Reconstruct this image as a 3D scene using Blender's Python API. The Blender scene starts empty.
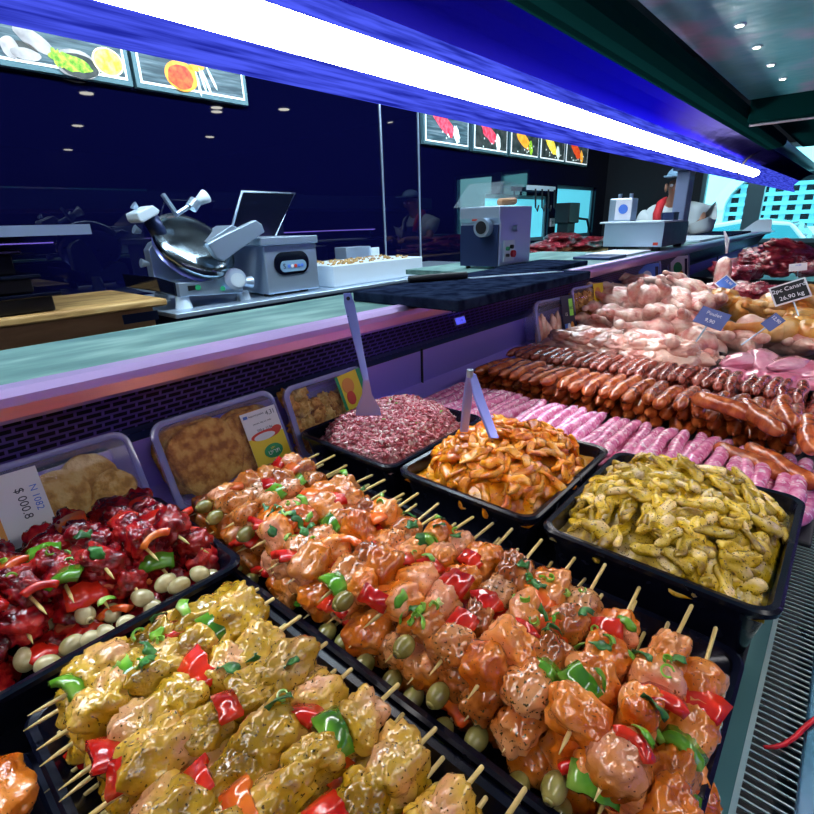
import bpy, math, random
import numpy as np
from mathutils import Vector, Matrix, noise, Euler
PI = math.pi
random.seed(7)
ZS = 1.32                      # the camera stands 1.32 m above the floor; heights below are written from it
SC = bpy.context.scene
COL = SC.collection
RND = random.random
def U(a, b): return random.uniform(a, b)

# ------------------------------------------------------------------ camera
F = 495.0
_c = (407.0, 407.0)
_n = Vector((43.0, 1333.0)).normalized(); _r = Vector((_n[1], -_n[0]))
_p = math.atan2(183.7, F); _a = math.radians(41.6)
FW = Vector((math.cos(_a)*math.cos(_p), math.sin(_a)*math.cos(_p), -math.sin(_p)))
RT = Vector((math.sin(_a), -math.cos(_a), 0)); DN = FW.cross(RT)
def ray(u, v):
    d = Vector((u-_c[0], v-_c[1]))
    return FW*F + RT*d.dot(_r) + DN*d.dot(_n)
def atz(u, v, z): d = ray(u, v); return d*(z/d.z)
def aty(u, v, y): d = ray(u, v); return d*(y/d.y)
def atx(u, v, x): d = ray(u, v); return d*(x/d.x)
cam = bpy.data.cameras.new('camera'); camo = bpy.data.objects.new('camera', cam); COL.objects.link(camo)
ux = RT*_r[0] + DN*_n[0]; vx = RT*_r[1] + DN*_n[1]
cz = FW*-1; cy = vx*-1
camo.matrix_world = Matrix(((ux.x, cy.x, cz.x, 0), (ux.y, cy.y, cz.y, 0), (ux.z, cy.z, cz.z, ZS), (0, 0, 0, 1)))
cam.sensor_width = 36; cam.lens = F/814*36; cam.clip_start = .01
SC.camera = camo

# ------------------------------------------------------------------ materials
def nt(name):
    m = bpy.data.materials.new(name); m.use_nodes = True
    t = m.node_tree; b = t.nodes['Principled BSDF']
    return m, t, b
def setp(b, **k):
    for q, v in k.items():
        q = {'rough': 'Roughness', 'metal': 'Metallic', 'coat': 'Coat Weight', 'crough': 'Coat Roughness', 'sss': 'Subsurface Weight',
             'spec': 'Specular IOR Level', 'alpha': 'Alpha', 'trans': 'Transmission Weight', 'ior': 'IOR'}.get(q, q)
        b.inputs[q].default_value = v
def col4(c): return (c[0], c[1], c[2], 1)
def plain(name, c, rough=.5, metal=0, coat=0, bump=0, bscale=40, **k):
    m, t, b = nt(name); b.inputs['Base Color'].default_value = col4(c); setp(b, rough=rough, metal=metal, coat=coat, **k)
    tc = t.nodes.new('ShaderNodeTexCoord'); n = t.nodes.new('ShaderNodeTexNoise'); n.inputs['Scale'].default_value = bscale
    n.inputs['Detail'].default_value = 4
    t.links.new(tc.outputs['Object'], n.inputs['Vector'])
    r = t.nodes.new('ShaderNodeMapRange'); r.inputs['To Min'].default_value = max(0, rough-.08); r.inputs['To Max'].default_value = min(1, rough+.08)
    t.links.new(n.outputs['Fac'], r.inputs['Value']); t.links.new(r.outputs['Result'], b.inputs['Roughness'])
    if bump:
        bp = t.nodes.new('ShaderNodeBump'); bp.inputs['Strength'].default_value = bump; bp.inputs['Distance'].default_value = .002
        t.links.new(n.outputs['Fac'], bp.inputs['Height']); t.links.new(bp.outputs['Normal'], b.inputs['Normal'])
    return m
def vary(name, stops, scale=25, rough=.3, coat=.3, bump=.5, bscale=140, bdist=.002, specks=None, sss=0, stretch=(1, 1, 1), metal=0,
         detail=4, dist=0, spec=.5, fatscale=None, fat=None, value_jit=.15):
    """colour ramp over noise, offset per object; optional specks (colour, scale, threshold)"""
    m, t, b = nt(name); L = t.links.new; N = t.nodes.new
    setp(b, rough=rough, coat=coat, metal=metal, spec=spec); b.inputs['Coat Roughness'].default_value = .07
    if sss:
        setp(b, sss=sss); b.inputs['Subsurface Radius'].default_value = (.012, .005, .003); b.inputs['Subsurface Scale'].default_value = 1
    tc = N('ShaderNodeTexCoord'); oi = N('ShaderNodeObjectInfo'); ml = N('ShaderNodeMath'); ml.operation = 'MULTIPLY'; ml.inputs[1].default_value = 53
    L(oi.outputs['Random'], ml.inputs[0])
    mp = N('ShaderNodeMapping'); mp.inputs['Scale'].default_value = stretch
    L(tc.outputs['Object'], mp.inputs['Vector'])
    ad = N('ShaderNodeVectorMath'); ad.operation = 'ADD'; L(mp.outputs[0], ad.inputs[0]); L(ml.outputs[0], ad.inputs[1])
    n1 = N('ShaderNodeTexNoise'); n1.inputs['Scale'].default_value = scale; n1.inputs['Detail'].default_value = detail; n1.inputs['Distortion'].default_value = dist
    L(ad.outputs[0], n1.inputs['Vector'])
    cr = N('ShaderNodeValToRGB'); L(n1.outputs['Fac'], cr.inputs['Fac'])
    el = cr.color_ramp.elements
    while len(el) < len(stops): el.new(.5)
    for e, (p, c) in zip(el, stops): e.position = .5+(p-.5)*.62; e.color = col4(c)
    out = cr.outputs['Color']
    if fat:
        fc, fs, ft = fat
        v = N('ShaderNodeTexNoise'); v.inputs['Scale'].default_value = fs; v.inputs['Detail'].default_value = 3; v.inputs['Distortion'].default_value = 1.2
        L(ad.outputs[0], v.inputs['Vector'])
        rr = N('ShaderNodeMapRange'); rr.inputs['From Min'].default_value = ft; rr.inputs['From Max'].default_value = ft+.06; L(v.outputs['Fac'], rr.inputs['Value'])
        mx = N('ShaderNodeMix'); mx.data_type = 'RGBA'; L(rr.outputs['Result'], mx.inputs['Factor']); L(out, mx.inputs[6]); mx.inputs[7].default_value = col4(fc); out = mx.outputs[2]
    if specks:
        sc_, ss, th = specks
        v = N('ShaderNodeTexNoise'); v.inputs['Scale'].default_value = ss; v.inputs['Detail'].default_value = 1
        L(ad.outputs[0], v.inputs['Vector'])
        rr = N('ShaderNodeMapRange'); rr.inputs['From Min'].default_value = th; rr.inputs['From Max'].default_value = th+.03; L(v.outputs['Fac'], rr.inputs['Value'])
        mx = N('ShaderNodeMix'); mx.data_type = 'RGBA'; L(rr.outputs['Result'], mx.inputs['Factor']); L(out, mx.inputs[6]); mx.inputs[7].default_value = col4(sc_); out = mx.outputs[2]
    if value_jit:
        hs = N('ShaderNodeHueSaturation'); r2 = N('ShaderNodeMapRange'); r2.inputs['To Min'].default_value = 1-value_jit; r2.inputs['To Max'].default_value = 1+value_jit
        L(oi.outputs['Random'], r2.inputs['Value']); L(r2.outputs['Result'], hs.inputs['Value']); L(out, hs.inputs['Color']); out = hs.outputs['Color']
    L(out, b.inputs['Base Color'])
    if bump:
        n3 = N('ShaderNodeTexNoise'); n3.inputs['Scale'].default_value = bscale; n3.inputs['Detail'].default_value = 3; L(ad.outputs[0], n3.inputs['Vector'])
        bp = N('ShaderNodeBump'); bp.inputs['Strength'].default_value = bump; bp.inputs['Distance'].default_value = bdist
        L(n3.outputs['Fac'], bp.inputs['Height']); L(bp.outputs['Normal'], b.inputs['Normal']); L(bp.outputs['Normal'], b.inputs['Coat Normal'])
    return m
def emit(name, c, s, rough=.3):
    m, t, b = nt(name); b.inputs['Base Color'].default_value = col4(c); b.inputs['Emission Color'].default_value = col4(c); b.inputs['Emission Strength'].default_value = s
    setp(b, rough=rough); return m
def clear(name, c=(1, 1, 1), alpha=.18, rough=.06):
    m, t, b = nt(name); b.inputs['Base Color'].default_value = col4(c); setp(b, rough=rough, alpha=alpha, spec=.9, coat=1); return m

M = {}
M['orange_chicken'] = vary('orange_marinated_chicken', [(.3, (.5, .09, .004)), (.45, (.68, .18, .01)), (.58, (.76, .27, .06)), (.74, (.74, .3, .16))], 24, .2, .9, .8, 95, .003, specks=((.16, .05, .01), 520, .69), sss=.08, value_jit=.22)
M['orange_chicken_dark'] = vary('herb_orange_chicken', [(.3, (.34, .07, .006)), (.5, (.55, .17, .03)), (.7, (.68, .3, .12))], 26, .2, 1, .6, 80, .003, specks=((.06, .04, .01), 420, .63), sss=.06, value_jit=.22)
M['yellow_chicken'] = vary('yellow_marinated_chicken', [(.3, (.3, .15, .003)), (.44, (.52, .3, .012)), (.58, (.64, .38, .05)), (.74, (.66, .32, .14))], 24, .2, .9, .85, 90, .0035, specks=((.09, .05, .005), 460, .66), sss=.08, value_jit=.2)
M['red_beef'] = vary('red_marinated_beef', [(.32, (.09, .001, .004)), (.5, (.3, .003, .009)), (.68, (.55, .02, .016))], 50, .2, .7, .8, 150, .003, fat=((.6, .14, .06), 50, .68), value_jit=.3, spec=.35)
M['red_pepper'] = vary('red_pepper', [(.35, (.5, .006, .005)), (.65, (.72, .03, .01))], 30, .16, .8, .3, 60)
M['orange_pepper'] = vary('orange_pepper', [(.35, (.75, .08, .01)), (.65, (.85, .2, .02))], 30, .16, .8, .3, 60)
M['green_pepper'] = vary('green_pepper', [(.35, (.04, .16, .01)), (.6, (.12, .36, .02)), (.8, (.35, .6, .1))], 26, .16, .8, .3, 60)
M['olive'] = vary('olive_skin', [(.3, (.2, .17, .03)), (.7, (.38, .34, .1))], 60, .15, .8, .1)
M['pale_olive'] = vary('pale_olive_skin', [(.3, (.42, .34, .14)), (.7, (.66, .56, .33))], 60, .15, .8, .1)
M['hole'] = plain('olive_hole', (.07, .05, .015), .6)
M['stick'] = vary('bamboo', [(.3, (.6, .42, .12)), (.7, (.78, .6, .25))], 60, .5, 0, .2, stretch=(.2, 3, 3))
M['herb'] = vary('chopped_scallion', [(.3, (.08, .3, .01)), (.6, (.25, .55, .05)), (.8, (.6, .75, .3))], 60, .3, .4, .3)
M['leaf'] = vary('parsley_leaf', [(.3, (.01, .1, .02)), (.7, (.05, .25, .04))], 90, .4, .2, .5)
M['green_strip'] = vary('curry_chicken_strip', [(.26, (.3, .16, .001)), (.42, (.64, .4, .006)), (.58, (.8, .55, .05)), (.74, (.88, .64, .28))], 42, .25, .5, .6, 260, .0015, specks=((.1, .06, .003), 500, .64), value_jit=.35)
M['orange_strip'] = vary('orange_chicken_strip', [(.26, (.6, .1, .001)), (.45, (.9, .26, .003)), (.62, (.95, .38, .01)), (.8, (.9, .48, .14))], 42, .25, .5, .6, 240, .0015, specks=((.4, .06, .003), 360, .66), value_jit=.3)
M['mince'] = vary('minced_meat', [(.3, (.2, .03, .03)), (.45, (.42, .09, .1)), (.58, (.62, .27, .27)), (.72, (.8, .55, .52))], 120, .35, .3, 1, 260, .003, dist=.5)
M['pink_sausage'] = vary('raw_pink_sausage', [(.3, (.66, .12, .3)), (.55, (.82, .25, .45)), (.75, (.88, .4, .58))], 70, .24, .6, .3, 200, .001, fat=((.92, .68, .78), 110, .56), value_jit=.08)
M['brown_sausage'] = vary('brown_smoked_sausage', [(.3, (.3, .045, .01)), (.55, (.5, .1, .02)), (.75, (.62, .17, .04))], 50, .22, .7, .6, 160, .0015, value_jit=.2)
M['dark_sausage'] = vary('dark_merguez_sausage', [(.3, (.2, .03, .015)), (.55, (.36, .06, .035)), (.75, (.5, .14, .1))], 60, .22, .7, .6, 160, .0015, value_jit=.2)
M['raw_chicken'] = vary('raw_chicken_skin', [(.3, (.6, .2, .17)), (.5, (.74, .42, .34)), (.7, (.8, .58, .48))], 24, .3, .5, 1, 110, .003, value_jit=.06)
M['thigh'] = vary('raw_chicken_thigh', [(.3, (.74, .26, .2)), (.5, (.8, .42, .32)), (.7, (.84, .58, .46))], 22, .25, .5, .7, 120, .002, value_jit=.08)
M['breast'] = vary('raw_chicken_breast', [(.3, (.66, .16, .26)), (.55, (.75, .28, .4)), (.75, (.82, .42, .52))], 14, .2, .6, .4, 80, .002, value_jit=.06)
M['yellow_hen'] = vary('corn_fed_chicken_skin', [(.3, (.65, .22, .04)), (.5, (.76, .38, .08)), (.7, (.8, .5, .2))], 16, .28, .5, .7, 150, .0015, value_jit=.08)
M['red_meat'] = vary('raw_red_meat', [(.35, (.12, .004, .01)), (.55, (.26, .01, .025)), (.7, (.42, .05, .07))], 18, .3, .4, .8, 90, .003, fat=((.7, .4, .4), 16, .63), value_jit=.12)
M['pink_meat'] = vary('raw_pink_meat', [(.35, (.4, .05, .08)), (.55, (.6, .18, .2)), (.7, (.75, .4, .38))], 18, .22, .6, .8, 90, .003, fat=((.85, .7, .66), 22, .58), value_jit=.12)
M['bread'] = vary('breadcrumb', [(.3, (.36, .11, .012)), (.5, (.62, .25, .04)), (.7, (.78, .42, .1))], 70, .75, 0, 1, 260, .003, value_jit=.1)
M['nugget'] = vary('pale_breadcrumb', [(.3, (.5, .24, .04)), (.5, (.72, .4, .09)), (.7, (.82, .56, .2))], 70, .75, 0, 1, 260, .003, value_jit=.1)
M['tray'] = plain('black_plastic', (.003, .004, .012), .25, spec=.35)
M['dark_tray'] = plain('black_tray', (.008, .008, .012), .35)
M['steel'] = plain('brushed_steel', (.48, .6, .74), .33, .72, bump=.1, bscale=8)
M['violet_steel'] = plain('ledge_steel', (.72, .5, .85), .38, 1, bump=.1, bscale=6)
M['panel_steel'] = plain('rear_panel_steel', (.38, .3, .95), .4, .6, bump=.15, bscale=5)
M['dark_steel'] = plain('dark_steel', (.02, .035, .11), .35, .4)
M['deck'] = plain('deck_steel', (.015, .018, .04), .3, .6)
M['front_steel'] = vary('front_steel', [(.3, (.1, .3, .42)), (.7, (.25, .42, .6))], 9, .25, 0, .1, metal=.9, value_jit=0)
M['bar_steel'] = plain('vent_bar_steel', (.55, .68, .68), .3, .9)
M['black'] = plain('black_matte', (.004, .004, .008), .5)
M['black_gloss'] = plain('black_gloss', (.003, .004, .012), .12)
M['white'] = plain('white_plastic', (.62, .72, .8), .4)
M['card_white'] = plain('white_card', (.8, .78, .85), .5)
M['yellow_card'] = plain('yellow_card', (.85, .62, .03), .5)
M['green_card'] = plain('green_card', (.01, .3, .12), .5)
M['lime_card'] = plain('lime_card', (.3, .8, .1), .5)
M['red_card'] = plain('red_card', (.7, .05, .03), .5)
M['orange_card'] = plain('orange_card', (.8, .3, .05), .5)
M['blue_card'] = plain('blue_card', (.08, .2, .7), .5)
M['blue_tag'] = plain('blue_grey_tag', (.1, .13, .35), .4)
M['ink'] = plain('ink', (.02, .02, .06), .6)
M['knife_steel'] = plain('tool_steel', (.34, .36, .9), .3, .65)
M['guard_steel'] = plain('blade_guard_steel', (.26, .33, .38), .22, 1)
M['pack'] = clear('clear_pack', (.5, .5, .95), .30)
M['rim'] = clear('pack_rim', (.35, .38, .85), .55, .12)
M['film'] = clear('film', (.9, .9, 1), .04)
M['clear_bag'] = clear('clear_bag', (.5, .6, .65), .16)
M['wood'] = vary('butcher_block_wood', [(.3, (.3, .16, .05)), (.5, (.48, .28, .09)), (.7, (.56, .36, .14))], 8, .6, 0, .4, 40, stretch=(1, 6, 6), value_jit=0)
M['wood_side'] = vary('wood_side', [(.3, (.4, .2, .09)), (.7, (.55, .3, .15))], 5, .6, 0, .2, 40, stretch=(1, 6, 6), value_jit=0)
M['tube'] = emit('lamp_tube', (1, .96, .93), 23)
M['back_fill'] = emit('back_fill_glow', (.72, .88, 1), 45)  # emitter of the added fill over the back counter
M['tube_front'] = emit('front_lamp_diffuser', (1, .95, .9), 12)
M['shirt'] = plain('white_shirt', (.6, .68, .7), .8, bump=.3)
M['apron'] = plain('dark_apron', (.02, .025, .06), .8)
M['red_cloth'] = plain('red_cloth', (.6, .02, .03), .7)
M['skin'] = plain('skin', (.4, .2, .13), .5)
M['hat'] = plain('pale_hat', (.2, .35, .5), .7)
M['red_plastic'] = plain('red_plastic', (.6, .01, .02), .3)
def blue_acrylic():
    m, t, b = nt('blue_painted_glow_acrylic'); L = t.links.new; N = t.nodes.new
    tc = N('ShaderNodeTexCoord'); mp = N('ShaderNodeMapping'); mp.inputs['Scale'].default_value = (3, 60, 60); L(tc.outputs['Object'], mp.inputs['Vector'])
    n = N('ShaderNodeTexNoise'); n.inputs['Scale'].default_value = 3; n.inputs['Detail'].default_value = 8; L(mp.outputs[0], n.inputs['Vector'])
    cr = N('ShaderNodeValToRGB'); e = cr.color_ramp.elements; e[0].position = .35; e[0].color = (.012, .018, .32, 1); e[1].position = .62; e[1].color = (.07, .1, .85, 1); L(n.outputs['Fac'], cr.inputs['Fac'])
    b.inputs['Base Color'].default_value = (.001, .0015, .012, 1); L(cr.outputs['Color'], b.inputs['Emission Color']); b.inputs['Emission Strength'].default_value = .95  # blue glow painted in as streaky emission; nothing shines behind the acrylic
    setp(b, rough=.5, spec=0); return m
M['glow_acrylic'] = blue_acrylic()
def reflector():
    m, t, b = nt('lamp_reflector'); L = t.links.new; N = t.nodes.new
    tc = N('ShaderNodeTexCoord'); mp = N('ShaderNodeMapping'); mp.inputs['Scale'].default_value = (1.2, 3, 3); L(tc.outputs['Object'], mp.inputs['Vector'])
    n = N('ShaderNodeTexNoise'); n.inputs['Scale'].default_value = 5; n.inputs['Detail'].default_value = 5; L(mp.outputs[0], n.inputs['Vector'])
    bp = N('ShaderNodeBump'); bp.inputs['Strength'].default_value = .35; bp.inputs['Distance'].default_value = .02; L(n.outputs['Fac'], bp.inputs['Height']); L(bp.outputs['Normal'], b.inputs['Normal'])
    b.inputs['Base Color'].default_value = (.005, .0038, .034, 1); setp(b, rough=.3, metal=.6, spec=0)
    b.inputs['Specular Tint'].default_value = (.1, .08, .5, 1); return m
M['reflector'] = reflector()
M['post_grey'] = plain('post_grey', (.22, .27, .42), .45, .3)
M['edge_teal'] = plain('edge_teal_steel', (.06, .17, .18), .35, .5)
M['rail'] = plain('dark_green_rail', (.0015, .02, .02), .5, 0, spec=0)
M['canopy'] = vary('teal_canopy_sheet', [(.3, (.04, .3, .36)), (.55, (.1, .42, .5)), (.72, (.45, .42, .62))], 4, .3, 0, .3, 7, .03, metal=.1, value_jit=0)
M['spot'] = emit('spot_lamp', (1, .95, .8), 12)
M['led'] = emit('violet_led', (.3, .2, 1), 15)
M['display'] = emit('blue_display', (.08, .09, .8), 1.2)
M['ledge_top'] = vary('ledge_top', [(.3, (.1, .22, .21)), (.55, (.18, .34, .31)), (.75, (.3, .48, .44))], 7, .4, .2, .12, 60, stretch=(1, 3, 3), value_jit=0)
def grille_mat():
    m, t, b = nt('perforated_grille'); L = t.links.new; N = t.nodes.new
    tc = N('ShaderNodeTexCoord'); sx = N('ShaderNodeSeparateXYZ'); L(tc.outputs['Object'], sx.inputs[0]); cb = N('ShaderNodeCombineXYZ')
    L(sx.outputs['X'], cb.inputs['X']); L(sx.outputs['Z'], cb.inputs['Y'])
    br = N('ShaderNodeTexBrick'); br.inputs['Scale'].default_value = 1; br.inputs['Brick Width'].default_value = .02; br.inputs['Row Height'].default_value = .009
    br.inputs['Mortar Size'].default_value = .0018; br.inputs['Color1'].default_value = (.002, .002, .01, 1); br.inputs['Color2'].default_value = (.004, .003, .02, 1); br.inputs['Mortar'].default_value = (.13, .09, .42, 1)
    L(cb.outputs[0], br.inputs['Vector']); L(br.outputs['Color'], b.inputs['Base Color']); setp(b, rough=.35, metal=.5); return m
M['grille'] = grille_mat()
def black_wall():
    m, t, b = nt('black_glossy_wall'); b.inputs['Base Color'].default_value = (.0016, .0018, .022, 1); L = t.links.new; N = t.nodes.new
    tc = N('ShaderNodeTexCoord'); n = N('ShaderNodeTexNoise'); n.inputs['Scale'].default_value = 1.2; L(tc.outputs['Object'], n.inputs['Vector'])
    bp = N('ShaderNodeBump'); bp.inputs['Strength'].default_value = .03; bp.inputs['Distance'].default_value = .02; L(n.outputs['Fac'], bp.inputs['Height']); L(bp.outputs['Normal'], b.inputs['Normal'])
    setp(b, rough=.015); return m
M['wall'] = black_wall()
M['dark_room'] = plain('dark_room_wall', (.01, .015, .025), .6)
M['floor'] = plain('floor_tile', (.05, .05, .06), .4)
M['lit_pane'] = emit('frosted_daylight_pane', (.1, .55, .7), .9)
M['ext_wall'] = plain('exterior_render', (.7, .85, .85), .9)
M['ext_arch'] = plain('exterior_arch_stone', (.75, .7, .75), .9)
M['ext_lattice'] = plain('exterior_lattice', (.2, .5, .6), .8)
M['ext_dark'] = plain('exterior_dark', (.01, .04, .06), .8)
M['car'] = plain('white_car_paint', (.9, .75, .78), .2, coat=1)
M['car_glass'] = plain('car_glass', (.1, .45, .55), .1)
M['window_frame'] = plain('window_frame', (.12, .24, .28), .4, .3)

# ------------------------------------------------------------------ mesh building
class MB:
    def __init__(s): s.v = []; s.f = []; s.mi = []; s.mats = []; s.cur = 0
    def mat(s, m):
        if m not in s.mats: s.mats.append(m)
        s.cur = s.mats.index(m); return s
    def add(s, vs, fs, X=None):
        o = len(s.v)
        s.v += [tuple(X @ Vector(v)) if X is not None else tuple(v) for v in vs]
        s.f += [tuple(i+o for i in f) for f in fs]; s.mi += [s.cur]*len(fs); return s
    def box(s, x0, x1, y0, y1, z0, z1, X=None):
        vs = [(x0, y0, z0), (x1, y0, z0), (x1, y1, z0), (x0, y1, z0), (x0, y0, z1), (x1, y0, z1), (x1, y1, z1), (x0, y1, z1)]
        return s.add(vs, [(0, 3, 2, 1), (4, 5, 6, 7), (0, 1, 5, 4), (1, 2, 6, 5), (2, 3, 7, 6), (3, 0, 4, 7)], X)
    def tube(s, pts, r, n=10, X=None, caps=True):
        pts = [Vector(p) for p in pts]; rs = r if isinstance(r, (list, tuple)) else [r]*len(pts)
        vs = []; fs = []; up = None
        for i, p in enumerate(pts):
            t = (pts[min(i+1, len(pts)-1)]-pts[max(i-1, 0)]).normalized()
            if up is None:
                a = Vector((0, 0, 1)) if abs(t.z) < .9 else Vector((1, 0, 0)); up = (a - t*a.dot(t)).normalized()
            else: up = (up - t*up.dot(t)).normalized()
            w = t.cross(up)
            for k in range(n):
                q = 2*PI*k/n; vs.append(p + (up*math.cos(q)+w*math.sin(q))*rs[i])
        for i in range(len(pts)-1):
            for k in range(n): fs.append((i*n+k, i*n+(k+1) % n, (i+1)*n+(k+1) % n, (i+1)*n+k))
        if caps: fs.append(tuple(range(n))[::-1]); fs.append(tuple((len(pts)-1)*n+k for k in range(n)))
        return s.add(vs, fs, X)
    def prism(s, poly, d, X=None):
        """poly: 3D points of one face; d: extrusion vector"""
        n = len(poly); d = Vector(d); vs = [Vector(p) for p in poly]+[Vector(p)+d for p in poly]
        return s.add(vs, [tuple(range(n))[::-1], tuple(range(n, 2*n))]+[(i, (i+1) % n, n+(i+1) % n, n+i) for i in range(n)], X)
    def strip(s, prof, x0, x1, th=.002, closed=False):
        """open profile of (y,z) points swept along X with a thickness"""
        n = len(prof); P = [Vector((0, a, b)) for a, b in prof]; vs = []
        off = []
        for i in range(n):
            t = (P[min(i+1, n-1)]-P[max(i-1, 0)]).normalized(); off.append(Vector((0, -t.z, t.y))*th)
        for x in (x0, x1):
            for p in P: vs.append((x, p.y, p.z))
            for p, o in zip(P, off): vs.append((x, p.y+o.y, p.z+o.z))
        fs = []
        for i in range(n-1):
            fs.append((i, i+1, 2*n+i+1, 2*n+i)); fs.append((n+i, 3*n+i, 3*n+i+1, n+i+1))
        loop = list(range(n))+list(range(2*n-1, n-1, -1))
        fs.append(tuple(loop)); fs.append(tuple(i+2*n for i in loop)[::-1])
        fs.append((0, 2*n, 3*n, n)); fs.append((n-1, 2*n-1, 4*n-1, 3*n-1))
        return s.add(vs, fs)
    def build(s, name, mat, parent=None, smooth=False, bevel=0, org=None):
        o0 = Vector(org) if org is not None else (Vector(parent['_o']) if parent is not None and '_o' in parent else Vector((0, 0, 0)))
        me = bpy.data.meshes.new(name); me.from_pydata([tuple(Vector(v)-o0) for v in s.v], [], s.f); me.update()
        if s.mats:
            for m in s.mats: me.materials.append(m)
            me.polygons.foreach_set('material_index', s.mi)
        else: me.materials.append(mat)
        if smooth: me.polygons.foreach_set('use_smooth', [True]*len(me.polygons))
        o = bpy.data.objects.new(name, me); COL.objects.link(o)
        if parent is not None:
            o.parent = parent
            if '_o' in parent: o['_o'] = tuple(o0)
        elif org is not None: o.location = org
        if bevel:
            b = o.modifiers.new('bevel', 'BEVEL'); b.width = bevel; b.segments = 3; b.limit_method = 'ANGLE'; b.angle_limit = .6
        return o
def tag(o, label=None, cat=None, group=None, kind=None):
    if label: o['label'] = label
    if cat: o['category'] = cat
    if group: o['group'] = group
    if kind: o['kind'] = kind
    return o
def empty(name, label, cat, loc=(0, 0, 0), group=None, own=True):
    o = bpy.data.objects.new(name, None); o.empty_display_size = .02; o.location = loc; COL.objects.link(o)
    if own: o['_o'] = tuple(loc)
    return tag(o, label, cat, group)
def inst(mesh, name, parent=None, loc=(0, 0, 0), rot=(0, 0, 0), sc=(1, 1, 1)):
    o = bpy.data.objects.new(name, mesh); COL.objects.link(o); o.parent = parent
    o.location = loc; o.rotation_euler = rot; o.scale = sc; return o
def struct(name, mb, mat, **k): return tag(mb.build(name, mat, **k), kind='structure')
def frame(o, x, y, z):
    return Matrix(((x[0], y[0], z[0], o[0]), (x[1], y[1], z[1], o[1]), (x[2], y[2], z[2], o[2]), (0, 0, 0, 1)))
ORD = ['first', 'second', 'third', 'fourth', 'fifth', 'sixth', 'seventh', 'eighth', 'ninth', 'tenth', 'eleventh', 'twelfth', 'thirteenth', 'fourteenth', 'fifteenth',
       'sixteenth', 'seventeenth', 'eighteenth', 'nineteenth', 'twentieth', 'twenty-first', 'twenty-second', 'twenty-third', 'twenty-fourth', 'twenty-fifth', 'twenty-sixth',
       'twenty-seventh', 'twenty-eighth', 'twenty-ninth', 'thirtieth', 'thirty-first', 'thirty-second', 'thirty-third', 'thirty-fourth', 'thirty-fifth', 'thirty-sixth', 'thirty-seventh', 'thirty-eighth']

import bmesh
_ico = {}
def ico(k):
    if k not in _ico:
        b = bmesh.new(); bmesh.ops.create_icosphere(b, subdivisions=k, radius=1)
        _ico[k] = ([v.co.copy() for v in b.verts], [tuple(v.index for v in f.verts) for f in b.faces]); b.free()
    return _ico[k]
def lump(name, mat, half, seed, sub=4, power=3.2, amp=.16, freq=1.6, fold=.1, taper=0, bend=0):
    vs, fs = ico(sub); out = []; off = Vector((seed*7.3, seed*3.1, seed*1.7))
    for d in vs:
        r = (abs(d.x)**power+abs(d.y)**power+abs(d.z)**power)**(-1/power)
        n = noise.noise(d*freq+off)*amp + noise.noise(d*freq*2.6+off)*amp*.4
        f = 1-abs(noise.noise(d*2.1+off*2))*2
        n += -fold*max(0, f-.72)*3
        p = d*r*(1+n)
        tp = 1-taper*p.x
        q = Vector((p.x*half[0], p.y*half[1]*tp, p.z*half[2]*tp))
        q.z += bend*(p.x*p.x)*half[0]
        out.append(q)
    me = bpy.data.meshes.new(name); me.from_pydata(out, [], fs); me.materials.append(mat)
    me.polygons.foreach_set('use_smooth', [True]*len(fs)); return me
def slab(name, mat, L, W, T, seed, curve=1.0, nx=14, ny=6, rag=.25, twist=.3):
    """curved slice of flesh with rounded irregular outline"""
    off = Vector((seed*3.3, seed*1.9, seed)); vs = []
    for side in (1, -1):
        for i in range(nx+1):
            for j in range(ny+1):
                u = -1+2*i/nx; v = -1+2*j/ny
                w = math.sqrt(max(0, 1-abs(u)**3.2))*(1+noise.noise(Vector((u*1.5, side*0, 0))+off)*rag)
                x = u*L/2; y = v*W/2*w
                edge = math.sqrt(max(0, 1-v*v))*math.sqrt(max(0, 1-u*u)) if abs(v) < 1 else 0
                z = side*T/2*(edge**.5)
                z += curve*L*.35*(1-u*u)*.5 + noise.noise(Vector((u*1.3, v*.8, 4))+off)*L*.09 + twist*u*v*W*.3
                y += noise.noise(Vector((u*1.1, 7, 0))+off)*W*.5
                vs.append((x, y, z))
    n = (nx+1)*(ny+1); fs = []
    for i in range(nx):
        for j in range(ny):
            a = i*(ny+1)+j; q = (a, a+ny+1, a+ny+2, a+1); fs.append(q); fs.append(tuple(k+n for k in q[::-1]))
    b = bmesh.new(); V = [b.verts.new(v) for v in vs]
    for f in fs: b.faces.new([V[k] for k in f])
    bmesh.ops.remove_doubles(b, verts=b.verts, dist=L*.002)
    me = bpy.data.meshes.new(name); b.to_mesh(me); b.free(); me.materials.append(mat)
    me.polygons.foreach_set('use_smooth', [True]*len(me.polygons)); return me
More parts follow.
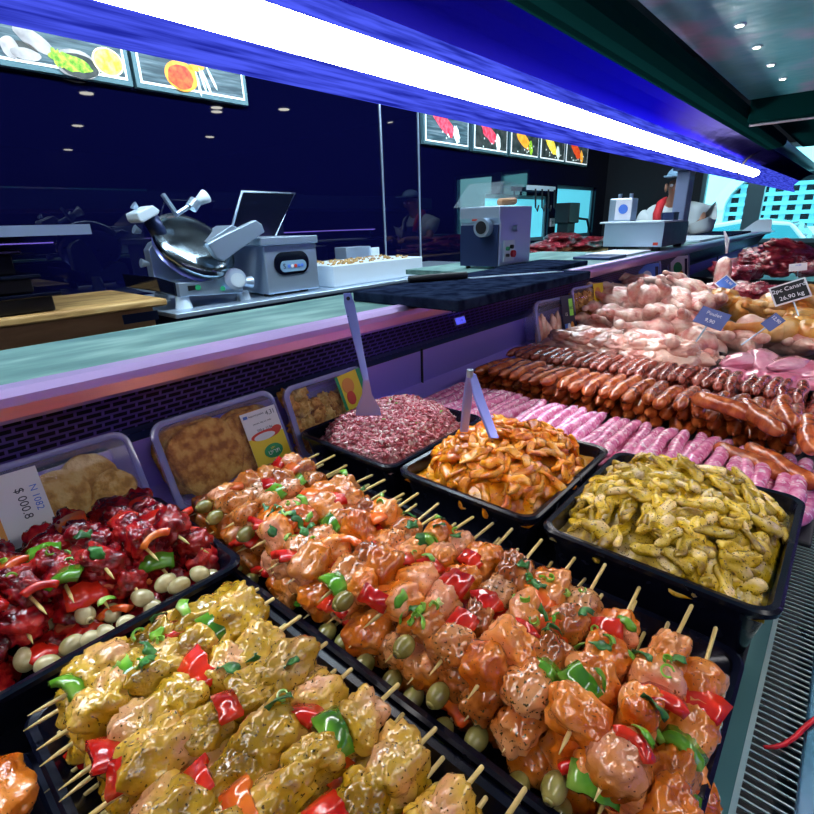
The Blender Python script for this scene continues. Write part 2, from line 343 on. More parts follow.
def pepper(name, mat, L, W, T, arc, seed):
    mb = MB(); n = 10; vs = []; off = Vector((seed, seed*2, 0))
    R = L/arc
    for k, rr in enumerate((R, R-T)):
        for i in range(n+1):
            a = -arc/2+arc*i/n; w = W/2*(1+.25*noise.noise(Vector((i*.4, 0, 0))+off))
            for s in (-1, 1): vs.append((math.sin(a)*rr, s*w, math.cos(a)*rr-R))
    m = 2*(n+1); fs = []
    for i in range(n):
        a = 2*i; fs += [(a, a+2, a+3, a+1), (m+a, m+a+1, m+a+3, m+a+2), (a, m+a, m+a+2, a+2), (a+1, a+3, m+a+3, m+a+1)]
    fs += [(0, 1, m+1, m), (2*n, m+2*n, m+2*n+1, 2*n+1)]
    b = bmesh.new(); V = [b.verts.new(v) for v in vs]
    for f in fs: b.faces.new([V[k] for k in f])
    bmesh.ops.bevel(b, geom=[e for e in b.edges if len(e.link_faces) == 2 and e.calc_face_angle() > .8], offset=T*.45, segments=3, affect='EDGES', profile=.5)
    me = bpy.data.meshes.new(name); b.to_mesh(me); b.free(); me.materials.append(mat)
    me.polygons.foreach_set('use_smooth', [True]*len(me.polygons)); return me
def olive_mesh(name, mat):
    vs, fs = ico(3); mb = MB()
    mb.mat(mat).add([Vector((d.x*.0105, d.y*.0082, d.z*.0082)) for d in vs], fs)
    mb.mat(M['hole']).tube([(.0097, 0, 0), (.0109, 0, 0)], .0018, 12)
    mb.mat(mat).tube([(.0094, 0, 0), (.0108, 0, 0)], [.0042, .0026], 12)
    o = mb.build(name, mat, smooth=True); me = o.data; bpy.data.objects.remove(o); return me
def text(s, size, mat, parent, X, name='lettering', ext=.0003, align='CENTER'):
    c = bpy.data.curves.new('t', 'FONT'); c.body = s; c.size = size; c.extrude = ext; c.align_x = align; c.align_y = 'CENTER'; c.resolution_u = 3
    t = bpy.data.objects.new('t', c); COL.objects.link(t); me = bpy.data.meshes.new_from_object(t)
    bpy.data.objects.remove(t); bpy.data.curves.remove(c); me.name = name; me.materials.clear(); me.materials.append(mat)
    o0 = Vector(parent['_o']) if '_o' in parent else Vector((0, 0, 0))
    me.transform(Matrix.Translation(-o0) @ X)
    o = bpy.data.objects.new(name, me); COL.objects.link(o); o.parent = parent
    if '_o' in parent: o['_o'] = tuple(o0)
    return o
def rounded(hx, hy, r, n=6):
    pts = []
    for cx, cy, a0 in ((hx-r, hy-r, 0), (-hx+r, hy-r, 90), (-hx+r, -hy+r, 180), (hx-r, -hy+r, 270)):
        for k in range(n+1):
            a = math.radians(a0+90*k/n); pts.append((cx+r*math.cos(a), cy+r*math.sin(a)))
    return pts
def tub(name, mat, hx, hy, depth, lip=.007, draft=.88, wall=.002, r=.018, parent=None, X=None, floor=True):
    """open tray: rolled rim, drafted walls, floor. top at z=0, floor at -depth"""
    rings = []; N_ = 28
    def ring(kx, ky, z, rr): rings.append([(x, y, z) for x, y in rounded(kx, ky, rr)])
    ring(hx, hy, -.006, r); ring(hx+.0004, hy+.0004, -.001, r); ring(hx-lip*.3, hy-lip*.3, .001, r*.95); ring(hx-lip, hy-lip, 0, r*.85); ring(hx-lip-.001, hy-lip-.001, -.003, r*.8)
    ring((hx-lip)*draft, (hy-lip)*draft, -depth+.004, r*.75); ring((hx-lip)*draft-.005, (hy-lip)*draft-.005, -depth, r*.6)
    inner = len(rings)
    ring((hx-lip)*draft-.005, (hy-lip)*draft-.005, -depth-wall, r*.6); ring((hx-lip)*draft+wall, (hy-lip)*draft+wall, -depth+.002, r*.75); ring(hx-lip+wall-.001, hy-lip+wall-.001, -.005, r*.85)
    n = len(rings[0]); vs = [p for q in rings for p in q]; fs = []
    for a in list(range(inner-1))+list(range(inner, len(rings)-1)):
        for k in range(n): fs.append((a*n+k, a*n+(k+1) % n, (a+1)*n+(k+1) % n, (a+1)*n+k))
    last = len(rings)-1
    for k in range(n): fs.append((last*n+k, last*n+(k+1) % n, (k+1) % n, k))
    fs.append(tuple((inner-1)*n+k for k in range(n))); fs.append(tuple(inner*n+k for k in range(n))[::-1])
    mb = MB(); mb.add(vs, fs, X); return mb.build(name, mat, parent, smooth=True)
def smooth_angle(o, a=.6):
    try: o.data.set_sharp_from_angle(angle=a)
    except Exception: pass
    return o

# ================================================================== THE SETTING (heights relative to the camera)
FL = -ZS; CE = 1.5
XA, XB, YA, YB = -2.0, 6.5, -7.0, 2.45
struct('floor', MB().box(XA, XB, YA, YB, FL-.1, FL), M['floor'])
struct('ceiling', MB().box(XA, XB, YA, YB, CE, CE+.1), M['dark_room'])
struct('wall_left', MB().box(XA-.1, XA, YA, YB, FL, CE), M['dark_room'])
struct('wall_front', MB().box(XA, XB, YA-.1, YA, FL, CE), M['dark_room'])
w = MB()                                          # back wall with two window openings
WX = [(3.83, 5.02, -.2, .21), (5.19, 6.2, -.2, .32)]
w.box(XA, WX[0][0], YB, YB+.1, FL, CE); w.box(WX[0][1], WX[1][0], YB, YB+.1, FL, CE); w.box(WX[1][1], XB, YB, YB+.1, FL, CE)
for a, b_, c, d in WX: w.box(a, b_, YB, YB+.1, FL, c); w.box(a, b_, YB, YB+.1, d, CE)
struct('wall_back', w, M['wall'])
for i, (a, b_, c, d) in enumerate(WX):
    e = empty('window_%d' % (i+1), None, None, ((a+b_)/2, YB+.06, c)); e['kind'] = 'structure'
    MB().box(a+.03, b_-.03, YB+.05, YB+.06, c+.03, d-.03).build('pane', M['lit_pane'], e)
    f = MB()
    f.box(a, a+.03, YB+.03, YB+.08, c, d); f.box(b_-.03, b_, YB+.03, YB+.08, c, d); f.box(a+.03, b_-.03, YB+.03, YB+.08, c, c+.03); f.box(a+.03, b_-.03, YB+.03, YB+.08, d-.03, d)
    f.build('window_frame', M['window_frame'], e)
for i, x in enumerate((2.59, 2.965)):             # steel seams between the black wall panels
    struct('trim_%d' % (i+1), MB().box(x-.006, x+.006, YB-.006, YB, -.6, 1.2), M['steel'])
# end wall with the big shop window
EY0, EY1, EZ0, EZ1 = .2, 1.42, -.3, .62
w = MB(); w.box(XB, XB+.1, YA, EY0, FL, CE); w.box(XB, XB+.1, EY1, YB, FL, CE); w.box(XB, XB+.1, EY0, EY1, FL, EZ0); w.box(XB, XB+.1, EY0, EY1, EZ1, CE)
struct('wall_right', w, M['dark_room'])
e = empty('window_3', None, None, (XB+.05, .8, EZ0)); e['kind'] = 'structure'
f = MB()
f.box(XB+.02, XB+.1, EY0, EY1, EZ0, EZ0+.04); f.box(XB+.02, XB+.1, EY0, EY1, EZ1-.04, EZ1); f.box(XB+.02, XB+.1, EY0, EY0+.04, EZ0, EZ1); f.box(XB+.02, XB+.1, EY1-.04, EY1, EZ0, EZ1)
f.build('window_frame', M['window_frame'], e)
MB().box(XB+.0, XB+.1, .84, .99, EZ0, EZ1).build('mullion', M['window_frame'], e)
MB().box(XB+.05, XB+.056, EY0+.04, EY1-.04, EZ0+.04, EZ1-.04).build('pane', M['film'], e)
# ------------------------------------------------------------------ outside the window
struct('exterior_ground', MB().box(XB+.6, 16, -6, 8, FL-.15, FL-.05), M['ext_wall'])
bl = empty('white_building', 'white rendered building with an arched latticed opening beyond the shop window', 'building', (11, 1.5, FL))
wl = MB()
bx = 11.0
cy_, rad = 1.12, .86                              # arch cut as a polygon ring
for s_ in range(16):
    a0 = PI*s_/16; a1 = PI*(s_+1)/16
    p = [(bx, cy_+rad*math.cos(a), .05+rad*.75*math.sin(a)) for a in (a0, a1)]
    q = [(bx, cy_+3.2*math.cos(a), .05+3.2*math.sin(a)) for a in (a0, a1)]
    wl.prism([p[0], q[0], q[1], p[1]], (.3, 0, 0))
wl.box(bx, bx+.3, cy_+rad, cy_+3.2, FL, .05); wl.box(bx, bx+.3, cy_-3.2, cy_-rad-.55, FL, .05); wl.box(bx, bx+.3, cy_-rad-.55, cy_+rad, FL, -.25)
wl.build('building_wall', M['ext_wall'], bl)
ar = MB(); pts = []
for s_ in range(17):
    a0 = PI*s_/16
    pts.append((cy_+rad*math.cos(a0), .05+rad*.75*math.sin(a0)))
for (y0, z0), (y1, z1) in zip(pts, pts[1:]):
    k = 1.2
    ar.prism([(bx-.05, y0, z0), (bx-.05, cy_+(y0-cy_)*k, .05+(z0-.05)*k), (bx-.05, cy_+(y1-cy_)*k, .05+(z1-.05)*k), (bx-.05, y1, z1)], (.1, 0, 0))
ar.build('arch_surround', M['ext_arch'], bl)
MB().box(bx+.6, bx+.7, -1, 4, FL, 2).build('dark_interior', M['ext_dark'], bl)
la = MB()
for k in range(14): la.box(bx+.1, bx+.14, -.4+k*.21, -.4+k*.21+.09, -.25, .42)
for k in range(5): la.box(bx+.06, bx+.12, -.45, 2.4, -.2+k*.15, -.2+k*.15+.06)
la.build('lattice', M['ext_lattice'], bl)
ca = empty('parked_car', 'white and pink parked car seen through the shop window', 'car', (8.6, 1.0, FL))
prof = [(-1.3, -1.05), (-1.35, -.55), (-1.1, -.35), (-.7, -.24), (-.35, .0), (.5, .05), (1.2, -.02), (1.6, -.25), (2.3, -.35), (2.5, -.6), (2.5, -1.05)]
MB().prism([(8.0, y*.62+.9, z-.13) for y, z in prof], (1.3, 0, 0)).build('car_body', M['car'], ca, bevel=.05)
MB().prism([(7.99, y*.62+.9, z-.13) for y, z in [(-.62, -.25), (-.32, -.04), (.48, 0), (1.1, -.07), (1.5, -.27)]], (.02, 0, 0)).build('side_window', M['car_glass'], ca)
for yy in (-.1, 1.9):
    MB().tube([(7.95, yy, -1.08), (8.15, yy, -1.08)], .27, 24).build('wheel', M['black'], ca, smooth=False)

# ------------------------------------------------------------------ the counter
ct = empty('display_counter', 'long refrigerated steel meat counter with grille and violet lit ledge', 'counter', (1.5, .3, FL))
X0, X1 = -.7, 5.6
DK = -.372                                        # deck height
MB().box(X0, X1, -.012, .70, DK-.02, DK).build('deck', M['deck'], ct)
MB().box(X0, X1, -.35, .86, FL, DK-.1).build('base_cabinet', M['dark_steel'], ct)
MB().strip([(.69, DK), (.69, -.262)], X0, X1, -.004).build('rear_panel', M['panel_steel'], ct)
MB().strip([(.60, DK), (.655, DK+.006), (.689, DK+.03)], X0, X1, .002).build('coved_foot', M['panel_steel'], ct)
for x in (.83, 1.9, 2.9, 3.9): MB().box(x-.0015, x+.0015, .6855, .690, DK, -.262).build('panel_joint', M['black'], ct)
MB().strip([(.69, -.262), (.688, -.256), (.652, -.192), (.648, -.184)], X0, X1, -.004).build('grille', M['grille'], ct)
MB().strip([(.6905, -.270), (.6875, -.255), (.681, -.245)], X0, X1, -.007).build('grille_lower_lip', M['dark_steel'], ct)
lb = MB().strip([(.66, -.181), (.623, -.177), (.615, -.172), (.612, -.160), (.6125, -.153), (.618, -.148), (.635, -.147)], X0, X1, .004)
lb.build('ledge_front', M['violet_steel'], ct)
for zz in (-.166, -.161): MB().box(X0, X1, .6095, .613, zz, zz+.0015).build('ridge', M['dark_steel'], ct)
MB().box(X0, X1, .632, .86, -.162, -.1465).build('worktop', M['ledge_top'], ct, bevel=.002)
MB().box(1.3, 2.3, .8605, 1.14, -.162, -.1465).build('deep_worktop', M['ledge_top'], ct)
MB().box(X0, X1, .70, .71, DK-.02, -.27).build('inner_wall', M['dark_steel'], ct)
# vent along the customer side
vb = MB()
for k in range(190):
    x = .10+k*.0068; vb.box(x, x+.0014, -.044, -.0155, -.3675, -.366)
MB().box(.08, 1.42, -.047, -.013, -.40, -.39).build('vent_channel', M['black'], ct)
vb.box(.08, 1.42, -.0155, -.012, -.372, -.365); vb.build('vent_slats', M['bar_steel'], ct)
MB().box(X0, X1, -.0118, .0, DK, DK+.010).build('front_edge_strip', M['edge_teal'], ct)
MB().box(X0, X1, -.35, -.044, -.385, -.3655).build('front_shelf', M['front_steel'], ct, bevel=.002)
fr = empty('front_glass_rail', 'steel rail with violet light strip on the customer side of the counter', 'rail', (1.5, -.6, -.38))
MB().box(X0, X1, -.62, -.6, -.08, -.05).build('rail_bar', M['dark_steel'], fr)
MB().box(X0, X1, -.6, -.597, -.07, -.062).build('light_strip', M['led'], fr)
for x in (X0+.1, 1.5, 3.2, X1-.1): MB().box(x-.015, x+.015, -.615, -.6, FL, -.08).build('rail_post', M['dark_steel'], fr)
dd = empty('thermometer_display', 'small blue lit temperature display on the grille under the ledge', 'display', tuple(atz(459, 322, -.2)))
p = aty(459, 321, .655)
Xd = frame(p, Vector((1, 0, 0)), Vector((0, .35, .94)).normalized(), Vector((0, -.94, .35)).normalized())
MB().box(-.020, .020, -.009, .009, 0, .004, Xd).build('bezel', M['steel'], dd); MB().box(-.017, .017, -.007, .007, .004, .005, Xd).build('screen', M['display'], dd)
text('-1.8', .010, M['card_white'], dd, Xd @ Matrix.Translation((0, 0, .0053)))

# ------------------------------------------------------------------ hood, tube and canopy above the food
hd = empty('lamp_hood', 'long blue violet strip light hood hanging over the meat display', 'lamp', (1.6, .47, .3))
HX0, HX1 = -.9, 5.5
MB().strip([(.493, .1425), (.50, .1436), (.514, .1772)], HX0, HX1, .003).build('acrylic_strip', M['glow_acrylic'], hd)
MB().strip([(.5, .1436), (.56, .168), (.56, .30), (.345, .30)], HX0, HX1, .003).build('hood_back', M['dark_steel'], hd)
prof = [(.5145, .178), (.503, .181), (.490, .188), (.486, .198), (.490, .206), (.500, .2115)]
MB().strip(prof, HX0, 3.46, .001).build('light_tube', M['tube'], hd, smooth=True)
MB().strip([(.514, .1772), (.515, .2), (.502, .2125)], HX0, HX1, .001).build('tube_seat', M['glow_acrylic'], hd)
MB().strip([(.5005, .2118), (.492, .222), (.482, .230)], HX0, HX1, .001).build('upper_acrylic_strip', M['glow_acrylic'], hd)  # bright blue band over the tube, its glow painted as emission
rf = MB().strip([(.482, .230), (.462, .248), (.437, .262), (.41, .270), (.395, .271)], HX0, HX1, .002); rf.build('reflector', M['reflector'], hd, smooth=True)
MB().strip([(.398, .262), (.394, .2625), (.385, .266), (.366, .268), (.345, .274), (.340, .280), (.340, .300)], HX0, 2.95, .004).build('rail', M['rail'], hd)
MB().strip([(.402, .2635), (.396, .2625)], HX0, 2.95, .001).build('rail_seam', M['red_cloth'], hd)
MB().tube([(2.98, .43, .265), (2.95, .47, .235), (2.97, .505, .19), (3.05, .515, .15)], .005, 8).build('end_cable', M['black'], hd, smooth=True)
cn = empty('canopy', 'teal metal canopy sheet with four small spot lamps and dark green cross beam', 'canopy', (.7, 0, .32))
MB().box(-.9, 1.97, -.45, .34, .315, .325).build('sheet', M['canopy'], cn)
MB().box(-.9, 1.97, .12, .13, .312, .3149).build('sheet_seam', M['rail'], cn)
for (u, v) in ((740, 24), (757, 46), (771, 64), (783, 78)):
    p = atz(u, v, .315); MB().tube([(p.x, p.y, .312), (p.x, p.y, .3149)], .010, 16).build('spot_bezel', M['steel'], cn); MB().tube([(p.x, p.y, .3112), (p.x, p.y, .312)], .006, 16).build('spot_lens', M['spot'], cn)
MB().box(1.975, 2.06, -.5, .335, .255, .33).build('cross_beam', M['rail'], cn, bevel=.004)
MB().box(2.061, 3.6, -.5, .335, .315, .325).build('far_sheet', M['rail'], cn)
MB().tube([(2.02, -.5, .252), (2.02, .335, .252)], .004, 8).build('beam_edge', M['steel'], cn)
# customer-side strip lamp inside the canopy
cl = empty('canopy_lamp', 'strip lamp under the customer side of the canopy', 'lamp', (.5, -.3, .3))
MB().box(-.6, 1.9, -.33, -.27, .297, .314).build('lamp_body', M['steel'], cl); MB().box(-.6, 1.9, -.325, -.275, .288, .2965).build('diffuser', M['tube_front'], cl)
# post carrying the hood
ps = empty('hood_post', 'grey steel post carrying the hood, standing behind the weighing scale', 'post', (2.98, .72, -.1465))
MB().box(2.90, 3.0, .69, .75, -.1465, .2).build('shaft', M['post_grey'], ps, bevel=.006); MB().box(2.86, 3.06, .56, .76, .2, .22).build('bracket', M['dark_steel'], ps)
# ceiling downlights of the hall (they mirror in the black wall)
k = 0
for (u, v) in ((77, 126), (210, 137), (217, 112), (217, 108), (284, 110), (86, 94), (392, 123), (392, 128), (48, 157)):
    p = atz(u, v, CE-.02); y = 2*YB-p.y
    if y < YA+.3: y = YA+.3
    o = empty('downlight', 'small round ceiling downlight, %s of those over the shop floor' % ORD[k], 'ceiling light', (p.x, y, CE-.02), 'shop ceiling downlights')
    MB().tube([(p.x, y, CE-.015), (p.x, y, CE)], .09, 20).build('housing', M['steel'], o); MB().tube([(p.x, y, CE-.02), (p.x, y, CE-.015)], .07, 20).build('lens', M['spot'], o); k += 1

# ------------------------------------------------------------------ pictures over the back counter
def picture(x0, x1, z0, z1, bg, label, y=YB-.03):
    o = empty('backlit_food_picture', label, 'picture', ((x0+x1)/2, y, z0), 'food pictures on the black wall')
    MB().box(x0, x1, y, YB-.001, z0, z1).build('frame', M['window_frame'], o)
    b = .018
    MB().box(x0+b, x1-b, y-.003, y, z0+b, z1-b).build('white_border', M['pic_white'], o)
    MB().box(x0+b+.009, x1-b-.009, y-.005, y-.003, z0+b+.009, z1-b-.009).build('print', bg, o)
    o['_y'] = y-.005; return o
def disc(o, name, cx, cz_, rx, rz, mat, k=0, ang=0, n=28, wob=0, y=None):
    yy = o['_y']-.0012*k; pts = []
    for i in range(n):
        a = 2*PI*i/n; r_ = 1+wob*noise.noise(Vector((math.cos(a)*2+cx*9, math.sin(a)*2, k)))
        px, pz = math.cos(a)*rx*r_, math.sin(a)*rz*r_
        pts.append((cx+px*math.cos(ang)-pz*math.sin(ang), yy, cz_+px*math.sin(ang)+pz*math.cos(ang)))
    return MB().prism(pts, (0, -.001, 0)).build(name, mat, o)
def pic(name, stops, s, scale=20, stretch=(1, 1, 1)):
    m = vary(name, stops, scale, .4, 0, 0, stretch=stretch, value_jit=0); t = m.node_tree; b = t.nodes['Principled BSDF']
    src = b.inputs['Base Color'].links[0].from_socket; t.links.new(src, b.inputs['Emission Color']); b.inputs['Emission Strength'].default_value = s; return m
M['pic_white'] = emit('backlit_border', (.8, .9, .95), 1.0)
M['slate'] = pic('slate_print', [(.3, (.02, .05, .07)), (.6, (.07, .13, .16)), (.75, (.14, .2, .24))], .8, 6, (1, 6, 12))
M['p_grey'] = pic('mushroom_print', [(.3, (.2, .2, .22)), (.7, (.5, .5, .5))], .8, 10)
M['p_green'] = pic('herb_print', [(.3, (.08, .3, .01)), (.7, (.5, .8, .06))], .8, 60)
M['p_yellow'] = pic('lemon_print', [(.3, (.8, .6, .02)), (.7, (.95, .85, .2))], .9, 40)
M['p_rim'] = pic('lemon_rim_print', [(.3, (.8, .75, .4)), (.7, (.9, .9, .6))], .9, 40)
M['p_orange'] = pic('bowl_print', [(.3, (.8, .3, .02)), (.7, (.9, .45, .05))], .9, 20)
M['p_red'] = pic('sauce_print', [(.3, (.6, .03, .01)), (.7, (.85, .12, .02))], .9, 40)
M['p_dark'] = pic('pan_print', [(.3, (.01, .02, .02)), (.7, (.05, .06, .06))], .8, 20)
M['p_meat'] = pic('steak_print', [(.3, (.5, .01, .05)), (.7, (.75, .12, .18))], .9, 40)
M['p_salt'] = pic('salt_print', [(.3, (.5, .7, .7)), (.7, (.9, .95, .95))], .9, 40)
pa = picture(.12, 1.075, .568, 1.1, M['slate'], 'backlit picture of mushrooms, green herbs and a lemon half on slate, at the left edge')
pb = picture(1.09, 1.62, .568, 1.1, M['slate'], 'backlit picture of an orange bowl of red sauce on dark slate, above the slicer')
def g(u, v): return aty(u, v, YB-.04)
def dsc(o, name, u, v, ru, rv, mat, k, ang=0, wob=.1):
    c_ = g(u, v); sx = abs(g(u+1, v).x-c_.x); sz = abs(g(u, v+1).z-c_.z)
    return disc(o, name, c_.x, c_.z, ru*sx, rv*sz, mat, k, ang, wob=wob)
dsc(pa, 'mushroom', 34, 40, 20, 9, M['p_grey'], 1, -.5); dsc(pa, 'mushroom', 22, 50, 16, 9, M['p_dark'], 1); dsc(pa, 'mushroom', 10, 47, 9, 11, M['p_grey'], 2); dsc(pa, 'mushroom', 26, 54, 15, 6, M['p_grey'], 3)
dsc(pa, 'pan', 78, 64, 22, 14, M['p_grey'], 1); dsc(pa, 'pan', 79, 66, 19, 12, M['p_dark'], 2); dsc(pa, 'herbs', 72, 63, 19, 8, M['p_green'], 3, -.2, .5); dsc(pa, 'herbs', 57, 58, 5, 9, M['p_green'], 4, 0, .5)
dsc(pa, 'lemon_half', 108, 62, 15, 14, M['p_rim'], 4, 0, 0); dsc(pa, 'lemon_half', 108, 62, 13.5, 12.5, M['p_yellow'], 5, 0, 0)
dsc(pb, 'sauce_bowl', 182, 76, 16, 15, M['p_orange'], 1, 0, 0); dsc(pb, 'bowl_handle', 197, 67, 8, 4, M['p_orange'], 1, .2, 0); dsc(pb, 'sauce', 181, 77, 12.5, 12, M['p_red'], 2, 0, .1)
for (u, v, a) in ((203, 80, 1.8), (207, 82, 1.9), (212, 78, 2.0), (199, 84, 1.7)): dsc(pb, 'garlic_clove', u, v, 10, 1.6, M['p_salt'], 1, a)
for i, (u0, u1, bg, lab) in enumerate(((425, 470, 'slate', 'backlit picture of red meat on slate with scattered salt, nearest of the far five'), (474, 508, 'p_dark', 'backlit picture of a raw red steak over teal stone, second of the far five'),
        (511, 539, 'p_dark', 'backlit picture of a spice bowl and green pepper, middle of the far five'), (541, 565, 'p_dark', 'backlit picture of a yellow grill fork, fourth of the far five'), (567, 588, 'p_dark', 'backlit picture of a red pepper dish, farthest of the far five'))):
    a, b_ = g(u0, 145).x, g(u1, 165).x
    q = picture(a, b_, .515, .9, M[bg], lab); cx = (a+b_)/2; w_ = b_-a
    disc(q, 'meat', cx-.1*w_, .66, w_*.25, .05, M[('p_meat', 'p_meat', 'p_orange', 'p_yellow', 'p_red')[i]], 1, -.5, wob=.3)
    disc(q, 'garnish', cx+.18*w_, .60, w_*.06, .06, M[('p_salt', 'p_salt', 'p_green', 'p_salt', 'p_orange')[i]], 2, .3, wob=.3)
    random.seed(i)
    for k in range(7): disc(q, 'salt_grain', cx+U(-.3, .3)*w_, U(.55, .62), w_*.014, .008, M['p_salt'], 3, 0, n=6)

# ------------------------------------------------------------------ back counter things
sf = empty('wall_shelf', 'brushed steel shelf edge on the black wall at the left', 'shelf', (.1, 2.0, 0))
MB().box(-.6, .56, 1.72, 1.76, -.002, .026).build('front_edge', M['steel'], sf); MB().box(-.6, .56, 1.7601, 2.449, .016, .026).build('board', M['dark_steel'], sf)
wt = empty('butcher_block_table', 'thick wooden butcher block table behind the counter at the left', 'table', (0, 1.95, FL))
MB().box(-.9, .74, 1.72, 2.2, -.235, -.212).build('block_top', M['wood'], wt, bevel=.006)
MB().box(-.88, .70, 1.75, 2.18, -.62, -.235).build('apron', M['wood_side'], wt)
for x in (-.86, .62):
    for y in (1.77, 2.1): MB().box(x, x+.07, y, y+.07, FL, -.62).build('leg', M['wood_side'], wt)
MB().box(.60, .712, 1.745, 1.7499, -.28, -.25).build('metal_bracket', M['dark_steel'], wt)
# black crates stacked on the block
for k, (x1, z0, z1) in enumerate(((.45, -.212, -.155), (.41, -.155, -.102), (.38, -.102, -.035))):
    o = empty('stacked_black_tray', 'black plastic tray on the butcher block, %s of the stack' % ('bottom', 'middle', 'top')[k], 'tray', (.1, 1.9, z0), 'black trays stacked on the wooden block')
    MB().box(-.3, x1-.02, 1.76, 2.1, z0+.001, z1-.012).build('tray_body', M['black'], o, bevel=.006); MB().box(-.32, x1, 1.74, 2.12, z1-.012, z1-.001).build('rim', M['black_gloss'], o, bevel=.003)
st = empty('steel_table', 'steel back table with blue front under the slicer', 'table', (1.8, 2.05, FL))
MB().box(.76, 3.0, 1.72, 2.4, -.285, -.268).build('table_top', M['steel'], st, bevel=.003); MB().box(.80, 2.98, 1.76, 2.38, -.6, -.285).build('drawer_front', M['dark_steel'], st)
for x in (.8, 2.9):
    for y in (1.78, 2.3): MB().box(x, x+.05, y, y+.05, FL, -.6).build('leg', M['steel'], st)
# meat slicer
TZ = -.268
sl = empty('meat_slicer', 'silver gravity meat slicer with round blade guard on the steel table', 'slicer', (1.02, 1.9, TZ))
YS = 1.80
def ps_(u, v, y=YS): return aty(u, v, y)
def face(pts, y, d): return MB().prism([ps_(u, v, y) for u, v in pts], (0, d, 0))
face([(178, 283), (180, 297), (243, 293), (243, 281), (239, 271), (231, 268), (222, 272), (213, 280), (203, 282)], YS, .2).build('front_panel', M['steel'], sl, bevel=.003)
face([(156, 277), (178, 283.5), (180, 297), (160, 292)], YS+.02, .3).build('base_side', M['black_gloss'], sl, bevel=.003)
face([(149, 250), (153, 243), (162, 238), (172, 247), (187, 277), (176, 281), (155, 281)], YS+.18, .05).build('back_plate', M['steel'], sl, bevel=.003)
c0 = ps_(196, 244, YS+.08); rad = .15; tilt = Vector((.16, -.66, .62)).normalized()
a1 = tilt.orthogonal().normalized(); a2 = tilt.cross(a1)
def dish(cn_, R, d, mat, name, h=.02):
    pr = [(0, h), (R*.35, h), (R*.8, h*.7), (R, 0), (R, -d), (R*.9, -d-.004), (0, -d-.004)]; vs = []; fs = []; n = 40
    for r_, zz in pr:
        for k in range(n):
            a = 2*PI*k/n; vs.append(cn_+(a1*math.cos(a)+a2*math.sin(a))*r_+tilt*zz)
    for i in range(len(pr)-1):
        for k in range(n): fs.append((i*n+k, i*n+(k+1) % n, (i+1)*n+(k+1) % n, (i+1)*n+k))
    return MB().add(vs, fs).build(name, mat, sl, smooth=True)
dish(c0, rad, .022, M['guard_steel'], 'blade_guard', .016); dish(c0-tilt*.05, rad*.93, .002, M['knife_steel'], 'blade', .004)
face([(137, 213), (153, 205), (160, 210), (159, 214), (143, 223), (139, 220)], YS+.05, .1).build('sharpener_cap', M['white'], sl, bevel=.005)
MB().tube([ps_(149, 216, YS+.1), ps_(163, 240, YS+.1)], .028, 14).build('sharpener_arm', M['dark_steel'], sl, smooth=True)
MB().tube([ps_(137, 208, YS+.1), ps_(133, 205, YS+.1)], [.008, .014], 12).build('knob', M['steel'], sl); MB().tube([ps_(141, 232, YS+.1), ps_(134, 229, YS+.1)], [.006, .016], 12).build('knob', M['steel'], sl)
MB().tube([ps_(149, 264, YS+.1), ps_(141, 263, YS+.1)], [.006, .016], 12).build('knob', M['steel'], sl)
face([(163, 195), (165, 193), (180, 215), (178, 217)], YS+.08, .02).build('guide_arm', M['steel'], sl)
MB().tube([ps_(177, 214), ps_(194, 203)], .008, 10).build('pusher_rod', M['steel'], sl); MB().tube([ps_(191, 208), ps_(196, 201)], .020, 16).build('pusher_collar', M['steel'], sl)
MB().tube([ps_(196, 203), ps_(206, 196)], [.012, .024], 16).build('pusher_handle', M['white'], sl, smooth=True)
face([(208, 244), (218, 238), (256, 220), (262, 224), (265, 232), (224, 261), (217, 258)], YS-.04, .03).build('carriage_fence', M['steel'], sl, bevel=.004)
face([(206, 242), (232, 225), (242, 229), (219, 243)], YS+.05, .12).build('carriage_plate', M['steel'], sl, bevel=.003)
MB().tube([ps_(235.5, 279, YS-.03), ps_(235.5, 279, YS+.01)], .040, 24).build('thickness_dial', M['steel'], sl); MB().tube([ps_(238, 280, YS-.06), ps_(238, 280, YS-.03)], .026, 24).build('dial_knob', M['white'], sl)
MB().tube([ps_(243, 282, YS), ps_(251, 282, YS)], [.014, .024], 16).build('carriage_knob', M['steel'], sl)
face([(188, 286), (200, 285), (201, 289), (189, 291)], YS-.004, .004).build('switch_plate', M['black'], sl); MB().tube([ps_(198, 287.5, YS-.008), ps_(198, 287.5, YS-.003)], .010, 14).build('switch', M['green_card'], sl)
MB().tube([ps_(223, 288.5, YS-.008), ps_(223, 288.5, YS)], .009, 14).build('switch', M['green_card'], sl)
for (u, v, y) in ((182, 296, YS+.03), (243, 294, YS+.03)):
    p = ps_(u, v, y); MB().tube([(p.x, p.y, p.z+.015), (p.x, p.y, TZ)], [.02, .03], 16).build('foot', M['white'], sl)
p = ps_(160, 288, 2.1); MB().tube([(p.x, p.y, p.z+.015), (p.x, p.y, TZ)], [.02, .03], 16).build('foot', M['white'], sl)
